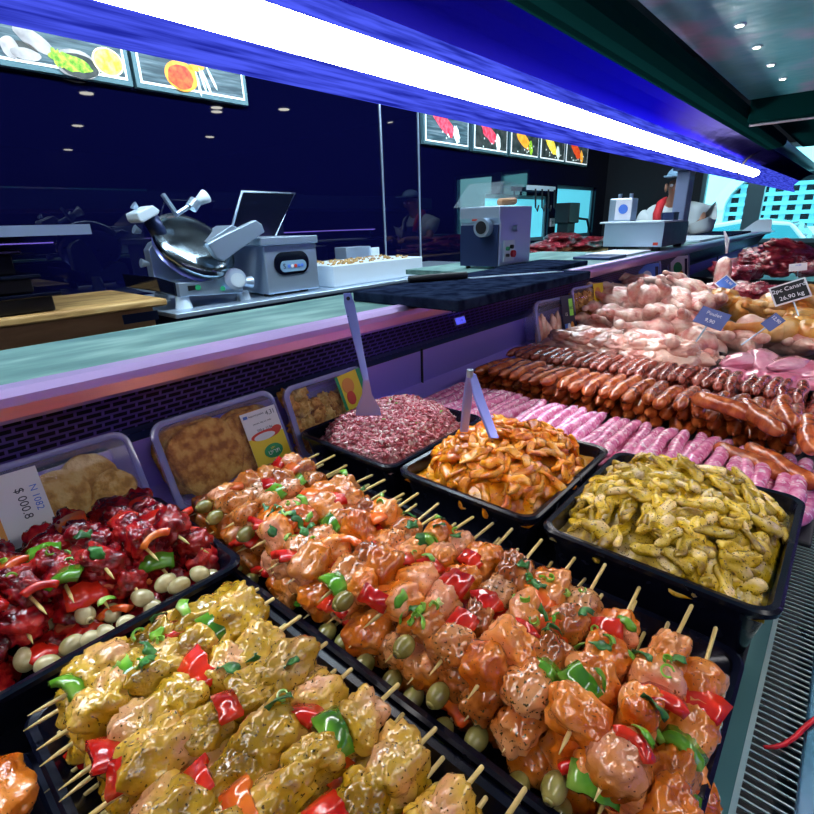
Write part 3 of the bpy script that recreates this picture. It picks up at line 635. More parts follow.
# packing machine with a raised dark lid
pk = empty('packing_machine', 'steel packing machine with oval button panel and tilted dark lid', 'machine', (1.32, 1.95, TZ))
YP = 1.78
a = ps_(259, 246, YP); b_ = ps_(316, 246, YP); zt = a.z
MB().box(a.x+.02, b_.x, YP, YP+.35, TZ+.01, zt).build('housing', M['steel'], pk, bevel=.006)
MB().box(a.x, b_.x+.003, YP-.012, YP+.36, zt, zt+.03).build('top_lip', M['steel'], pk, bevel=.004)
cx = (a.x+b_.x)/2+.005; zc = ps_(290, 263, YP).z
def pill(hx, hz, y0, y1, mat, name, par, cx, zc):
    return MB().prism([(cx+x, y1, zc+z) for x, z in rounded(hx, hz, min(hx, hz)*.98, 8)], (0, y0-y1, 0)).build(name, mat, par)
pill(.088, .046, YP-.003, YP, M['black_gloss'], 'control_recess', pk, cx, zc); pill(.066, .022, YP-.006, YP-.003, M['hat'], 'button_strip', pk, cx+.005, zc-.012)
for k, c in enumerate(('blue_card', 'card_white', 'red_card', 'blue_card', 'blue_card')):
    MB().tube([(cx-.02+k*.017, YP-.008, zc-.012), (cx-.02+k*.017, YP-.006, zc-.012)], .007, 12).build('button', M[c], pk)
text('S', .03, M['ink'], pk, frame((cx-.042, YP-.0065, zc-.012), (1, 0, 0), (0, 0, 1), (0, -1, 0)))
q = [ps_(u, v, YP+.3) for u, v in ((229, 238), (242, 191.5), (294.5, 193.5), (274, 239.5))]
MB().prism(q, (0, .012, 0)).build('lid', M['black_gloss'], pk); MB().tube(q+[q[0]], .006, 8).build('lid_frame', M['steel'], pk, smooth=True)
for x in (a.x+.05, b_.x-.05): MB().tube([(x, YP+.05, TZ), (x, YP+.05, TZ+.01)], .02, 12).build('foot', M['black'], pk)
# white foam crate
wb = empty('white_foam_crate', 'white foam crate with crumbs on its rim beside the packing machine', 'box', (1.85, 1.9, TZ))
MB().box(1.53, 2.17, 1.78, 2.1, TZ+.001, -.172).build('crate_body', M['white'], wb, bevel=.004)
sd = MB(); random.seed(3)
for k in range(120):
    x, y = U(1.54, 2.16), U(1.79, 2.09); s_ = U(.003, .009); sd.box(x, x+s_*2, y, y+s_, -.172, -.172+s_)
tag(sd.build('crumbs', M['wood'], wb), kind='stuff')
mb = empty('small_steel_box', 'small steel box behind the white foam crate', 'box', (2.15, 2.2, TZ)); MB().box(2.0, 2.2, 2.2, 2.3, TZ+.001, -.12).build('casing', M['steel'], mb, bevel=.004)
MB().box(2.19, 2.26, 2.19, 2.2, -.2, -.13).build('plate', M['white'], mb)
# black chopping boards and knife on the ledge
def board(name, lab, x0, x1, y0, y1, z0, z1):
    o = MB().box(x0, x1, y0, y1, z0, z1).build(name, M['board'], bevel=.003, org=((x0+x1)/2, (y0+y1)/2, z0)); return tag(o, lab, 'board')
M['board'] = vary('black_board', [(.3, (.005, .008, .022)), (.7, (.018, .028, .06))], 30, .5, 0, .3, 90, value_jit=0, spec=0)
board('chopping_board', 'large black chopping board overhanging the ledge, a knife lying on it', .70, 1.27, .495, .76, -.1463, -.126)
board('chopping_board', 'black board lying under the meat grinder', 1.36, 1.66, .66, .83, -.1463, -.132)
kn = empty('kitchen_knife', 'long knife with black handle on the large black chopping board', 'knife', (1.0, .68, -.126))
MB().tube([(.86, .745, -.1178), (.99, .68, -.1178)], .008, 10).build('handle', M['black'], kn, smooth=True)
MB().prism([(.99, .688, -.1258), (.99, .662, -.1258), (1.22, .545, -.1258), (1.20, .575, -.1258)], (0, 0, .0015)).build('blade', M['steel'], kn)
cp = empty('price_clip', 'small dark clip with bright corners on the ledge corner under the board', 'clip', (.68, .6, -.16))
p = aty(457, 307, .606)
MB().box(p.x-.016, p.x+.016, .604, .6085, p.z-.009, p.z+.007).build('clip_plate', M['dark_steel'], cp)
for sx in (-1, 1): MB().box(p.x+sx*.014-.003, p.x+sx*.014+.003, .602, .6039, p.z-.009, p.z+.007).build('clip_end', M['steel'], cp)
# meat grinder
gr = empty('meat_grinder', 'boxy steel meat grinder with red stop button on the worktop', 'grinder', (1.5, .97, -.1465))
gx0, gx1, gy0, gy1, gz0 = 1.41, 1.61, .845, .995, -.138
gz1 = aty(503, 207, gy0).z
prof = [(gx0, gz0), (gx1, gz0), (gx1, gz1+.004), (gx0-.004, gz1+.004), (gx0-.006, gz1-.03), (gx0+.002, gz1-.045)]
MB().prism([(x, gy0, z) for x, z in prof], (0, gy1-gy0, 0)).build('housing', M['steel'], gr, bevel=.004)
MB().box(gx0-.004, gx0, gy0+.004, gy1-.004, gz0, gz1-.05).build('side_door', M['dark_steel'], gr)
MB().tube([(gx0-.03, gy0+.05, -.02), (gx0-.004, gy0+.05, -.02)], .028, 24).build('outlet_ring', M['steel'], gr); MB().tube([(gx0-.032, gy0+.05, -.02), (gx0-.03, gy0+.05, -.02)], .019, 20).build('outlet', M['black'], gr)
MB().box(gx0-.007, gx0-.004, gy1-.07, gy1-.05, .0, .005).build('red_lamp', M['red_card'], gr)
MB().box(gx0+.02, gx0+.085, gy0-.005, gy0, -.125, -.06).build('control_plate', M['white'], gr)
for (dx, z, c, r_) in ((.07, -.102, 'red_plastic', .011), (.035, -.085, 'green_card', .006), (.06, -.08, 'black', .006), (.035, -.105, 'black', .005)): MB().tube([(gx0+dx, gy0-.014, z), (gx0+dx, gy0-.005, z)], r_, 16).build('button', M[c], gr)
MB().tube([(gx0+.085, gy0-.015, -.025), (gx0+.085, gy0, -.025)], .009, 14).build('lock_knob', M['steel'], gr)
MB().prism([(gx0+.03, gy0+.06, gz1+.005), (gx0+.18, gy0+.06, gz1+.005), (gx0+.25, gy0+.06, gz1+.075), (gx0+.12, gy0+.06, gz1+.08)], (0, .14, 0)).build('hopper', M['clear_bag'], gr)
MB().tube([(gx0+.06, gy0+.04, gz1+.016), (gx0+.15, gy0+.04, gz1+.02)], .011, 12).build('pestle', M['wood_side'], gr, smooth=True)
for x in (gx0+.02, gx1-.02):
    for y in (gy0+.02, gy1-.02): MB().tube([(x, y, -.1465), (x, y, gz0)], .008, 10).build('foot', M['black'], gr)
# far butcher block with ribs
fb = empty('far_butcher_block', 'pale wooden butcher block behind the grinder carrying slabs of meat', 'table', (4.1, 1.85, FL))
MB().box(3.35, 4.95, 1.72, 2.15, -.42, -.27).build('block_top', M['wood'], fb, bevel=.01)
MB().box(3.45, 4.85, 1.78, 2.1, FL, -.42).build('base', M['dark_steel'], fb)
mlr = [lump('meat_slab', M['red_meat'], (.32, .15, .05), 40+k, 4, 2.6, .25, 1.8, .25) for k in range(2)]
for k, (x, y, z, rz) in enumerate(((3.9, 1.9, -.225, .1), (4.35, 1.88, -.22, -.2), (4.2, 1.92, -.17, .3), (4.7, 1.9, -.21, 0), (3.55, 1.85, -.235, .5))):
    tag(inst(mlr[k % 2], 'meat_slab', None, (x, y, z), (0, 0, rz), (1 if k < 4 else .4,)*3), 'dark red slab of ribs on the far butcher block, %s from the grinder' % ORD[k], 'meat', 'meat slabs on the far block')
sw = empty('sausage_filler', 'dark machine with hooks standing before the bright back window', 'machine', (5.0, 2.3, -.27))
MB().box(4.95, 5.2, 2.2, 2.35, -.05, .14).build('body', M['black'], sw, bevel=.01); MB().box(4.98, 5.15, 2.22, 2.33, -.7, -.05).build('stand', M['black'], sw)
MB().tube([(5.2, 2.25, .0), (5.4, 2.2, -.02), (5.5, 2.2, -.15)], .012, 8).build('spout', M['black'], sw)
MB().box(4.4, 4.95, 2.36, 2.38, .25, .29).build('hook_rail', M['white'], sw)
for k in range(4):
    x = 4.5+k*.13; MB().tube([(x, 2.34, .26), (x+.02, 2.34, .1), (x+.06, 2.34, .07), (x+.08, 2.34, .12)], .008, 6).build('hook', M['black'], sw)
so = empty('wall_socket', 'white wall socket between the two back windows', 'socket', (5.1, YB-.01, .0)); p = aty(559, 222, YB-.01)
MB().box(5.06, 5.16, YB-.012, YB-.0005, p.z-.04, p.z+.04).build('plate', M['card_white'], so)
for dx in (.035, .065): MB().box(5.06+dx-.006, 5.06+dx+.006, YB-.014, YB-.012, p.z-.015, p.z+.015).build('slot', M['black'], so)
# weighing scale / label printer
sc = empty('weighing_scale', 'brushed steel weighing scale with red badge on the worktop', 'scale', (2.6, .75, -.1465))
sx0, sx1, sy0, sy1 = 2.40, 2.80, .64, .89
MB().box(sx0, sx1, sy0, sy1, -.13, -.03).build('housing', M['dark_steel'], sc, bevel=.006); MB().box(sx0-.006, sx0, sy0, sy1, -.128, -.03).build('steel_face', M['steel'], sc)
MB().box(sx0-.008, sx0-.006, sy0+.015, sy0+.035, -.122, -.110).build('badge', M['red_card'], sc)
MB().box(sx0-.02, sx0+.3, sy0+.0, sy1+.02, -.03, -.022).build('weighing_plate', M['white'], sc, bevel=.003)
for x in (sx0+.03, sx1-.03):
    for y in (sy0+.03, sy1-.03): MB().tube([(x, y, -.1465), (x, y, -.13)], .018, 12).build('foot', M['black'], sc)
MB().box(sx0+.12, sx0+.2, sy0+.0, sy0+.05, -.022, .01).build('keypad', M['dark_steel'], sc)
lp = empty('label_printer', 'small pale label printer with a blue disc on top of the scale', 'printer', (2.5, .85, -.022))
MB().box(2.45, 2.53, .80, .90, -.022, .075).build('casing', M['steel'], lp, bevel=.004); MB().box(2.447, 2.45, .80, .87, -.015, .07).build('label_face', M['card_white'], lp)
MB().tube([(2.444, .835, .03), (2.447, .835, .03)], .02, 20).build('blue_disc', M['blue_card'], lp)
for y in (.82, .87): MB().tube([(2.49, y, .075), (2.49, y, .095)], .008, 10).build('knob', M['steel'], lp)
for (nm, lab, x0, x1, y0, y1, h, m) in (('paper_stack', 'white paper sheets lying before the weighing scale', 2.05, 2.36, .67, .83, .008, 'card_white'), ('dark_cloth', 'dark folded cloth on the worktop beside the paper sheets', 1.86, 2.03, .66, .80, .010, 'dark_steel'),
                            ('white_cutting_board', 'white cutting board on the far end of the worktop', 3.2, 3.9, .66, .95, .012, 'white'), ('dark_cutting_board', 'dark cutting board beyond the hood post', 3.95, 4.7, .64, .9, .014, 'board')):
    tag(MB().box(x0, x1, y0, y1, -.1463, -.1463+h).build(nm, M[m], bevel=.003, org=((x0+x1)/2, (y0+y1)/2, -.1465)), lab, nm.split('_')[-1])
sg = empty('white_splash_guard', 'curved pale splash guard standing at the far end of the worktop', 'guard', (4.9, .6, -.1465))
MB().prism([(4.9, .54, -.1464), (4.9, .74, -.1464), (4.9, .66, -.075), (4.9, .63, -.055), (4.9, .545, -.055)], (.01, 0, 0)).build('guard_sheet', M['white'], sg); MB().box(4.86, 4.95, .52, .76, -.1464, -.140).build('guard_foot', M['white'], sg)

# ================================================================== THE FOOD
random.seed(11)
def place_tray(name, lab, x0, x1, y0, y1, zr, depth, mat='tray', group=None, **k):
    cx, cy = (x0+x1)/2, (y0+y1)/2
    o = tub(name, M[mat], (x1-x0)/2, (y1-y0)/2, depth, **k); o.location = (cx, cy, zr); smooth_angle(o)
    return tag(o, lab, 'tray', group)
place_tray('food_tray', 'black tray under the yellow herb chicken skewers', 0.004, .192, .03, .405, -.340, .028)
place_tray('food_tray', 'long black tray under the orange chicken skewers', .196, .412, .000, .594, -.340, .028)
place_tray('food_tray', 'black tray holding the dark red beef skewers and pale olives', -.14, .205, .410, .625, -.320, .048)
place_tray('food_tray', 'black tray of orange marinated wings at the bottom left corner', -.24, .000, .10, .385, -.345, .024)
place_tray('food_tray', 'deep black tray of yellow green curried chicken strips', .415, .648, -.014, .192, -.300, .068)
place_tray('food_tray', 'deep black tray of bright orange chicken strips with tongs', .418, .648, .200, .396, -.300, .068)
place_tray('food_tray', 'deep black tray of pink minced meat with a spatula', .418, .648, .404, .604, -.302, .066)

# ---- kebab ingredients
OC = [lump('chicken_piece', M['orange_chicken'], (.0165*U(.9, 1.15), .0168*U(.9, 1.1), .0145), 10+i, 4, U(2.4, 4.4), .28, 1.25, .2) for i in range(10)]
OD = [lump('chicken_piece', M['orange_chicken_dark'], (.0165, .0165, .0145), 30+i, 4, 3.2, .27, 1.3, .2) for i in range(4)]
YC = [lump('chicken_piece', M['yellow_chicken'], (.0170*U(.9, 1.15), .0168, .0145), 50+i, 4, U(2.4, 4.2), .32, 1.35, .26) for i in range(8)]
RB = [lump('beef_piece', M['red_beef'], (.0160, .0165, .0140), 70+i, 4, U(2.4, 3.6), .3, 1.7, .3) for i in range(7)]
PR = [pepper('pepper_piece', M['red_pepper'], U(.024, .031), U(.013, .018), .005, U(1.2, 2.0), i) for i in range(5)]
PO = [pepper('pepper_piece', M['orange_pepper'], .028, .015, .005, 1.5, 9+i) for i in range(2)]
PG = [pepper('pepper_piece', M['green_pepper'], U(.024, .031), U(.012, .017), .0045, U(1.2, 2.1), 20+i) for i in range(4)]
OV = olive_mesh('olive', M['olive']); PV = olive_mesh('olive', M['pale_olive'])
def stick_mesh(L):
    mb = MB(); mb.tube([(-L/2, 0, 0), (-L/2+.012, 0, 0), (L/2-.001, 0, 0), (L/2, 0, 0)], [.0003, .0015, .0016, .0012], 8)
    o = mb.build('stick', M['stick'], smooth=True); me = o.data; bpy.data.objects.remove(o); return me
def skewer(loc, rz, L, body, meats, peps, label, group, olive=None, nm='chicken_kebab_skewer', tiltx=0, seq=None, green=False):
    t = empty(nm, label, 'skewer', loc, group, own=False); t.rotation_euler = (0, tiltx, rz)
    inst(stick_meshes[L], 'stick', t, (.007 if L == .215 else -.008 if L == .195 else 0, 0, 0))
    x = body[0]; k = 0
    if olive:
        inst(olive, 'olive', t, (x-.006, 0, 0), (U(0, 6), U(-.2, .2), PI)); x += .006
    if seq is None: seq = random.choice(('mpmmpm', 'pmmpmm', 'mmpmpm', 'mpmpmm'))
    for q in seq:
        if x > body[1]-.008: break
        if q == 'm':
            s = U(.95, 1.25); w = .0135*s
            o = inst(random.choice(meats), nm.split('_')[0]+'_piece' if 'beef' in nm else 'chicken_piece', t, (x+w, U(-.002, .002), U(-.002, .002)), (U(0, 2*PI), U(-.25, .25), U(-.35, .35)), (s*U(.9, 1.1), s*U(.85, 1.12), s*U(.85, 1.05)))
            x += w*1.85
        else:
            me = random.choice(PG if (q == 'g' or (green and RND() < .5)) else peps)
            a = U(-.75, .75); ks = U(1.05, 1.3)
            inst(me, 'pepper_piece', t, (x+.0045, math.sin(-a)*.013, math.cos(a)*.011+.004), (0, 0, 0), (ks, ks, ks)).rotation_euler = Euler((a, U(-.3, .3), PI/2+U(-.5, .5)))
            x += .0095
    return t
stick_meshes = {.215: stick_mesh(.194), .195: stick_mesh(.176), .20: stick_mesh(.176)}
LAYN = ('bottom', 'middle', 'top')
def heap(n_by_layer, ys, zs, xc, fn):
    for L_, (n, (ya, yb), z) in enumerate(zip(n_by_layer, ys, zs)):
        for i in range(n):
            y = ya+(yb-ya)*(i/(n-1) if n > 1 else 0)
            fn(L_, i, xc+U(-.005, .005), y+U(-.003, .003), z+U(-.003, .003))
def orange_sk(L_, i, x, y, z):
    dark = y > .1 and RND() < .35
    skewer((x, y, z), U(-.07, .07), .215, (-.082+(.008 if L_ == 2 else 0), .088), OD if dark else OC, PR+PO[:1]*1,
           'orange marinated chicken skewer, %s from the near end in the %s layer' % (ORD[i], LAYN[L_]), 'orange chicken skewers', OV if RND() < (.85 if L_ == 0 else .25) else None, tiltx=U(-.05, .05), green=y < .14 or RND() < .3)
heap((20, 19, 16), ((.014, .565), (.022, .552), (.045, .53)), (-.352, -.330, -.309), .298, orange_sk)
def yellow_sk(L_, i, x, y, z):
    skewer((x, y, z), U(-.08, .08), .195, (-.072, .076), YC, PR+PO, 'yellow herb chicken skewer, %s from the far end in the %s layer' % (ORD[i], LAYN[L_]), 'yellow herb chicken skewers', None, tiltx=U(-.05, .05), green=RND() < .35)
heap((11, 10, 9), ((.380, .06), (.372, .07), (.358, .08)), (-.352, -.328, -.306), .101, yellow_sk)
def red_sk(L_, i, y, x, z):      # these lie across the counter
    skewer((x, y, z), PI/2+U(-.1, .1), .20, (-.085+.012*L_, .08), RB, PR+PR+PO, 'dark red beef skewer, %s from the left in the %s layer' % (ORD[i], LAYN[L_]), 'red beef skewers', PV if L_ < 2 and RND() < .35 else None, 'beef_kebab_skewer', tiltx=.05, green=RND() < .25)
heap((10, 10, 8), ((-.09, .185), (-.08, .178), (-.06, .168)), (-.345, -.321, -.298), .530, red_sk)
# loose pale olives along the front of the beef tray
ol = [(58, 596), (45, 624), (88, 606), (112, 613), (72, 645), (92, 640), (25, 660), (48, 665), (143, 598), (128, 625), (165, 583), (182, 588), (208, 581), (155, 610), (15, 632), (110, 640)]
for i, (u, v) in enumerate(ol):
    p = atz(u, v, -.330 if v > 600 else -.320)
    p = Vector((p.x, max(p.y, .426), p.z)); 
    tag(inst(PV, 'pale_olive', None, p, (U(0, 6), U(-.9, .9), U(0, 3))), 'pale pitted olive lying along the front rim of the beef skewer tray, %s loose one' % ORD[i], 'olive', 'loose pale olives in the beef tray')
# orange wings, bottom left
WG = [lump('marinated_wing', M['orange_chicken'], (.030, .020, .015), 90+i, 4, 2.6, .28, 1.5, .2) for i in range(3)]
for i in range(16):
    x = -.019-.05*(i % 4)+U(-.006, .006); y = .335-.055*(i//4)+U(-.01, .01)
    tag(inst(WG[i % 3], 'marinated_wing', None, (x, y, -.331), (U(-.4, .4), U(-.3, .3), U(0, 6))), 'orange marinated chicken wing in the corner tray, %s of the pile' % ORD[i], 'wing', 'orange wings in the corner tray')

# ---- heaps of strips
def dome(x, y, hx, hy, h, p=2.6):
    r = (abs(x/hx)**p+abs(y/hy)**p)
    return h*max(0, 1-r)**.55
def strips(lab, grp, cx, cy, hx, hy, zb, h, mat, meshes, n, nm):
    mb = MB(); N_ = 30; vs = []; fs = []
    for i in range(N_+1):
        for j in range(N_+1):
            x = (-1+2*i/N_)*hx; y = (-1+2*j/N_)*hy
            vs.append((x, y, dome(x, y, hx, hy, h-.016)+noise.noise(Vector((x*60, y*60, 0)))*.003))
    for i in range(N_):
        for j in range(N_): a = i*(N_+1)+j; fs.append((a, a+N_+1, a+N_+2, a+1))
    mb.add(vs, fs); b = mb.build(nm+'_filling', mat, smooth=True); b.location = (cx, cy, zb); tag(b, 'heap of sauce and small shreds under the '+grp, 'food', kind='stuff')
    k = 0
    while k < n:
        x, y = U(-1, 1)*hx*.97, U(-1, 1)*hy*.97
        if abs(x/hx)**2.6+abs(y/hy)**2.6 > 1.0: continue
        e_ = .004
        gx = (dome(x+e_, y, hx, hy, h)-dome(x-e_, y, hx, hy, h))/(2*e_); gy = (dome(x, y+e_, hx, hy, h)-dome(x, y-e_, hx, hy, h))/(2*e_)
        gx = max(-1.2, min(1.2, gx)); gy = max(-1.2, min(1.2, gy))
        nrm = Vector((-gx, -gy, 1)).normalized()
        q = Vector((0, 0, 1)).rotation_difference(nrm) @ Euler((U(-.6, .6), U(-.45, .45), U(0, 2*PI))).to_quaternion()
        s = U(.75, 1.15)
        o = inst(random.choice(meshes), nm, None, (cx+x, cy+y, zb+dome(x, y, hx, hy, h)+U(-.009, .005)), (0, 0, 0), (s, s, s)); o.rotation_euler = q.to_euler()
        tag(o, lab, 'meat strip', grp); k += 1
GS = [slab('chicken_strip', M['green_strip'], U(.028, .042), U(.011, .016), U(.006, .0085), i, U(-.3, .6)) for i in range(9)]
OS = [slab('chicken_strip', M['orange_strip'], U(.026, .038), U(.010, .015), U(.005, .008), 20+i, U(-.5, .9)) for i in range(9)]
strips('yellow green curried chicken strip heaped in the nearest deep tray', 'curried chicken strips', .531, .089, .107, .094, -.316, .050, M['green_strip'], GS, 300, 'curried_chicken_strip')
strips('bright orange chicken strip heaped in the tray with the tongs', 'orange chicken strips', .533, .298, .106, .090, -.316, .048, M['orange_strip'], OS, 290, 'orange_chicken_strip')
# ---- minced meat: uncountable
def mince():
    mb = MB(); cx, cy, hx, hy, zb, h = .533, .504, .105, .091, -.318, .046; N_ = 90; vs = []; fs = []
    def H(x, y): return dome(x, y, hx, hy, h)+noise.noise(Vector((x*25, y*25, 3)))*.010+noise.noise(Vector((x*140, y*140, 1)))*.005
    for i in range(N_+1):
        for j in range(N_+1):
            x = (-1+2*i/N_)*hx; y = (-1+2*j/N_)*hy; vs.append((cx+x, cy+y, zb+H(x, y)))
    for i in range(N_):
        for j in range(N_): a = i*(N_+1)+j; fs.append((a, a+N_+1, a+N_+2, a+1))
    mb.mat(M['mince']).add(vs, fs)
    cols = [M['mince_red'], M['mince_pink'], M['mince_fat'], M['mince_red'], M['mince_pink'], M['mince_red'], M['mince_pink']]
    for k in range(3600):
        x, y = U(-1, 1)*hx*.96, U(-1, 1)*hy*.96
        if abs(x/hx)**2.6+abs(y/hy)**2.6 > .98: continue
        p = Vector((cx+x, cy+y, zb+H(x, y)+.0005)); a = U(0, 2*PI); l = U(.002, .0055); b = U(-1, 1)
        d = Vector((math.cos(a), math.sin(a), U(-.3, .5))); e_ = Vector((-d.y, d.x, 0))*b*.3
        mb.mat(random.choice(cols)).tube([p-d*l, p+e_*l+Vector((0, 0, .001)), p+d*l], [.0012, .0019, .0012], 6)
    for k in range(26):
        x, y = U(-1, 1)*hx*.8, U(-1, 1)*hy*.8; p = Vector((cx+x, cy+y, zb+H(x, y)+.0015)); s_ = U(.002, .004)
        mb.mat(M['herb'] if k % 3 else M['red_pepper']).box(-s_, s_, -s_*.7, s_*.7, -.001, .001, Matrix.Translation(p) @ Euler((U(-.4, .4), U(-.4, .4), U(0, 3))).to_matrix().to_4x4())
    return tag(mb.build('minced_meat', M['mince'], smooth=True), 'heap of pink and red minced meat with chopped herbs in the far deep tray', 'minced meat', kind='stuff')
M['mince_red'] = plain('mince_red', (.42, .05, .07), .3, coat=.4); M['mince_pink'] = plain('mince_pink', (.68, .25, .28), .3, coat=.4); M['mince_fat'] = plain('mince_fat', (.84, .62, .58), .35, coat=.3)
mince()
# spatula stuck in the mince, tongs in the orange strips
sp = empty('spatula', 'long steel spatula stuck in the minced meat', 'spatula', (.50, .52, -.28))
hb = aty(368, 408, .50); bt = aty(366, 380, .50); tp = aty(347, 293, .545)
def ribbon(pts, ws, th, mat, name, par, side=Vector((1, 0, 0))):
    vs = []; 
    for p, w in zip(pts, ws):
        p = Vector(p)
        for s, t in ((-1, -1), (1, -1), (1, 1), (-1, 1)): vs.append(p+side*w*s+Vector((0, 1, 0))*th*t)
    fs = [(0, 1, 2, 3)[::-1], tuple(4*(len(pts)-1)+k for k in range(4))]
    for i in range(len(pts)-1):
        for k in range(4): fs.append((4*i+k, 4*i+(k+1) % 4, 4*i+4+(k+1) % 4, 4*i+4+k))
    return MB().add(vs, fs).build(name, mat, par, bevel=.0006)
sd_ = Vector((.62, -.78, 0))
ribbon([tp, tp.lerp(bt, .12), tp.lerp(bt, .35), tp.lerp(bt, .7), bt], [.005, .0072, .0068, .005, .0042], .0011, M['knife_steel'], 'handle', sp, sd_)
ribbon([bt, bt.lerp(hb, .5), hb, hb+Vector((0, 0, -.012))], [.0045, .007, .017, .019], .0008, M['knife_steel'], 'blade', sp, sd_)
hp = tp.lerp(bt, .06); MB().tube([hp+Vector((-.0016, -.002, 0)), hp+Vector((-.0012, -.0015, 0))], .0028, 14).build('hanging_hole', M['black'], sp)
tg = empty('tongs', 'steel serving tongs standing in the orange chicken strips', 'tongs', (.52, .32, -.28))
tq = aty(470, 374, .35); f1 = aty(464, 432, .355); f2 = aty(494, 438, .30)
sd2 = Vector((.66, -.75, 0))
ribbon([tq, tq.lerp(f1, .5), f1], [.004, .0052, .0045], .0018, M['knife_steel'], 'arm', tg, sd2); ribbon([tq+Vector((.002, -.002, 0)), tq.lerp(f2, .4), f2], [.004, .0058, .0052], .0018, M['knife_steel'], 'arm', tg, sd2)
MB().tube([tq+Vector((0, 0, -.004)), tq+Vector((0, 0, .006))], .0045, 12).build('hinge', M['steel'], tg)

# ---- sausages
def sausage_mesh(L, r, bend, mat, seed, tip=True, name='sausage'):
    n = 22; vs = []; fs = []; k = 16; off = Vector((seed*3.1, seed, 0)); P = []
    for i in range(n+1):
        u = -1+2*i/n
        e = 1-abs(u)**7; rr = r*math.sqrt(max(.0, e))*(1+noise.noise(Vector((u*2.2, 0, 0))+off)*.07)
        if abs(u) > .999: rr = r*.16
        P.append((Vector((u*L/2, bend*(1-u*u)*L+noise.noise(Vector((u*1.4, 5, 0))+off)*r*.5, noise.noise(Vector((u*1.2, 9, 0))+off)*r*.35)), rr))
    if tip:
        P.append((P[-1][0]+Vector((r*.35, 0, 0)), r*.2)); P.insert(0, (P[0][0]-Vector((r*.35, 0, 0)), r*.2))
    mb = MB().tube([p for p, _ in P], [q for _, q in P], k); o = mb.build(name, mat, smooth=True); me = o.data; bpy.data.objects.remove(o); return me
PK = [sausage_mesh(.172, .0101, U(-.04, .05), M['pink_sausage'], i, name='pink_sausage') for i in range(5)]
BK = [sausage_mesh(.172, .0122, U(.02, .08), M['brown_sausage'], 10+i, name='brown_sausage') for i in range(6)]
DKS = [sausage_mesh(.135, .0100, U(-.07, .07), M['dark_sausage'], 20+i, name='dark_sausage') for i in range(4)]
tag(MB().box(.662, 1.169, -.03, .625, -.371, -.362).build('sausage_tray', M['dark_tray'], bevel=.003, org=(.9, .3, -.371)), 'flat black tray under all the sausage rows', 'tray')
for L_, (n, z, dx) in enumerate(((33, -.351, 0), (32, -.335, .004))):
    for i in range(n):
        y = .600-.0192*i-(.0096 if L_ else 0)
        tag(inst(PK[(i*3+L_) % 5], 'pink_sausage', None, (.770+dx+U(-.006, .006)+(.0 if y > .0 else -.01), y, z+U(-.001, .001)), (U(0, 6) if 0 else U(-.3, .3), U(-.03, .03), U(-.05, .05)+(.0 if i % 2 else PI))),
            'pink raw sausage, %s from the steel rear panel in the %s layer' % (ORD[i], ('lower', 'upper')[L_]), 'sausage', 'pink raw sausages')
for L_, (n, x, z, st_, y0) in enumerate(((25, .975, -.349, .0248, .605), (24, .975, -.331, .0248, .592), (22, .965, -.313, .0265, .575))):
    for i in range(n):
        y = y0-st_*i; 
        tag(inst(BK[(i*5+L_) % 6], 'brown_sausage', None, (x+U(-.008, .008), y+U(-.002, .002), z+U(-.002, .002)), (U(-.3, .3), U(0, .05)+(.05 if L_ == 2 else 0), U(-.06, .06)+.05)),
            'glossy brown sausage, %s from the steel rear panel in the %s layer' % (ORD[i], LAYN[L_]), 'sausage', 'glossy brown sausages')
for L_, (n, z) in enumerate(((30, -.351), (30, -.333), (29, -.315))):
    for i in range(n):
        y = .600-.0205*i
        tag(inst(DKS[(i*3+L_) % 4], 'dark_sausage', None, (1.120+.006*L_+U(-.005, .005), y+U(-.002, .002), z), (U(-.5, .5), U(-.03, .03), U(-.06, .06)+(PI if i % 2 else 0))),
            'thin dark sausage behind the brown ones, %s from the rear panel in the %s layer' % (ORD[i], LAYN[L_]), 'sausage', 'thin dark sausages')
for i, (x, y, z, rz) in enumerate(((.86, .06, -.286, .6), (.88, .10, -.286, 1.3), (.90, .03, -.284, .2), (.84, -.005, -.29, .1), (.80, .02, -.33, .8), (.80, .05, -.335, 1.1))):
    tag(inst(BK[i % 6], 'brown_sausage', None, (x, y, z), (0, 0, rz), (.72, 1.1, 1.1)), 'short fat brown sausage lying askew at the near end of its row, %s one' % ORD[i], 'sausage', 'askew brown sausages')

# ---- poultry
def blobby(name, mat, parts, vox=.003, sm=3, nz=.004):
    """parts: capsules (p0, p1, r0, r1) fused into one surface"""
    mb = MB()
    for p0, p1, r0, r1 in parts:
        p0, p1 = Vector(p0), Vector(p1); n = 14; ps = []; rs = []; d = p1-p0; Ln = d.length; d = d/Ln if Ln > 1e-6 else Vector((1, 0, 0))
        for a in range(1, 7): q = -PI/2+a*PI/12; ps.append(p0+d*r0*math.sin(q)); rs.append(r0*math.cos(q))
        for a in range(0, 6): q = a*PI/12; ps.append(p1+d*r1*math.sin(q)); rs.append(max(r1*math.cos(q), .0005))
        mb.tube(ps, rs, n)
    o = mb.build(name, mat); r = o.modifiers.new('r', 'REMESH'); r.mode = 'VOXEL'; r.voxel_size = vox
    s = o.modifiers.new('s', 'SMOOTH'); s.iterations = sm; s.factor = .6
    dg = bpy.context.evaluated_depsgraph_get(); me = bpy.data.meshes.new_from_object(o.evaluated_get(dg)); bpy.data.objects.remove(o)
    for v in me.vertices: v.co += Vector(v.normal)*noise.noise(v.co*28)*nz
    me.name = name; me.materials.clear(); me.materials.append(mat); me.polygons.foreach_set('use_smooth', [True]*len(me.polygons)); return me
WH = [((-.05, 0, 0), (.05, 0, .005), .052, .05), ((-.02, .02, .02), (.04, .015, .02), .04, .036), ((-.02, -.02, .02), (.04, -.015, .02), .04, .036)]
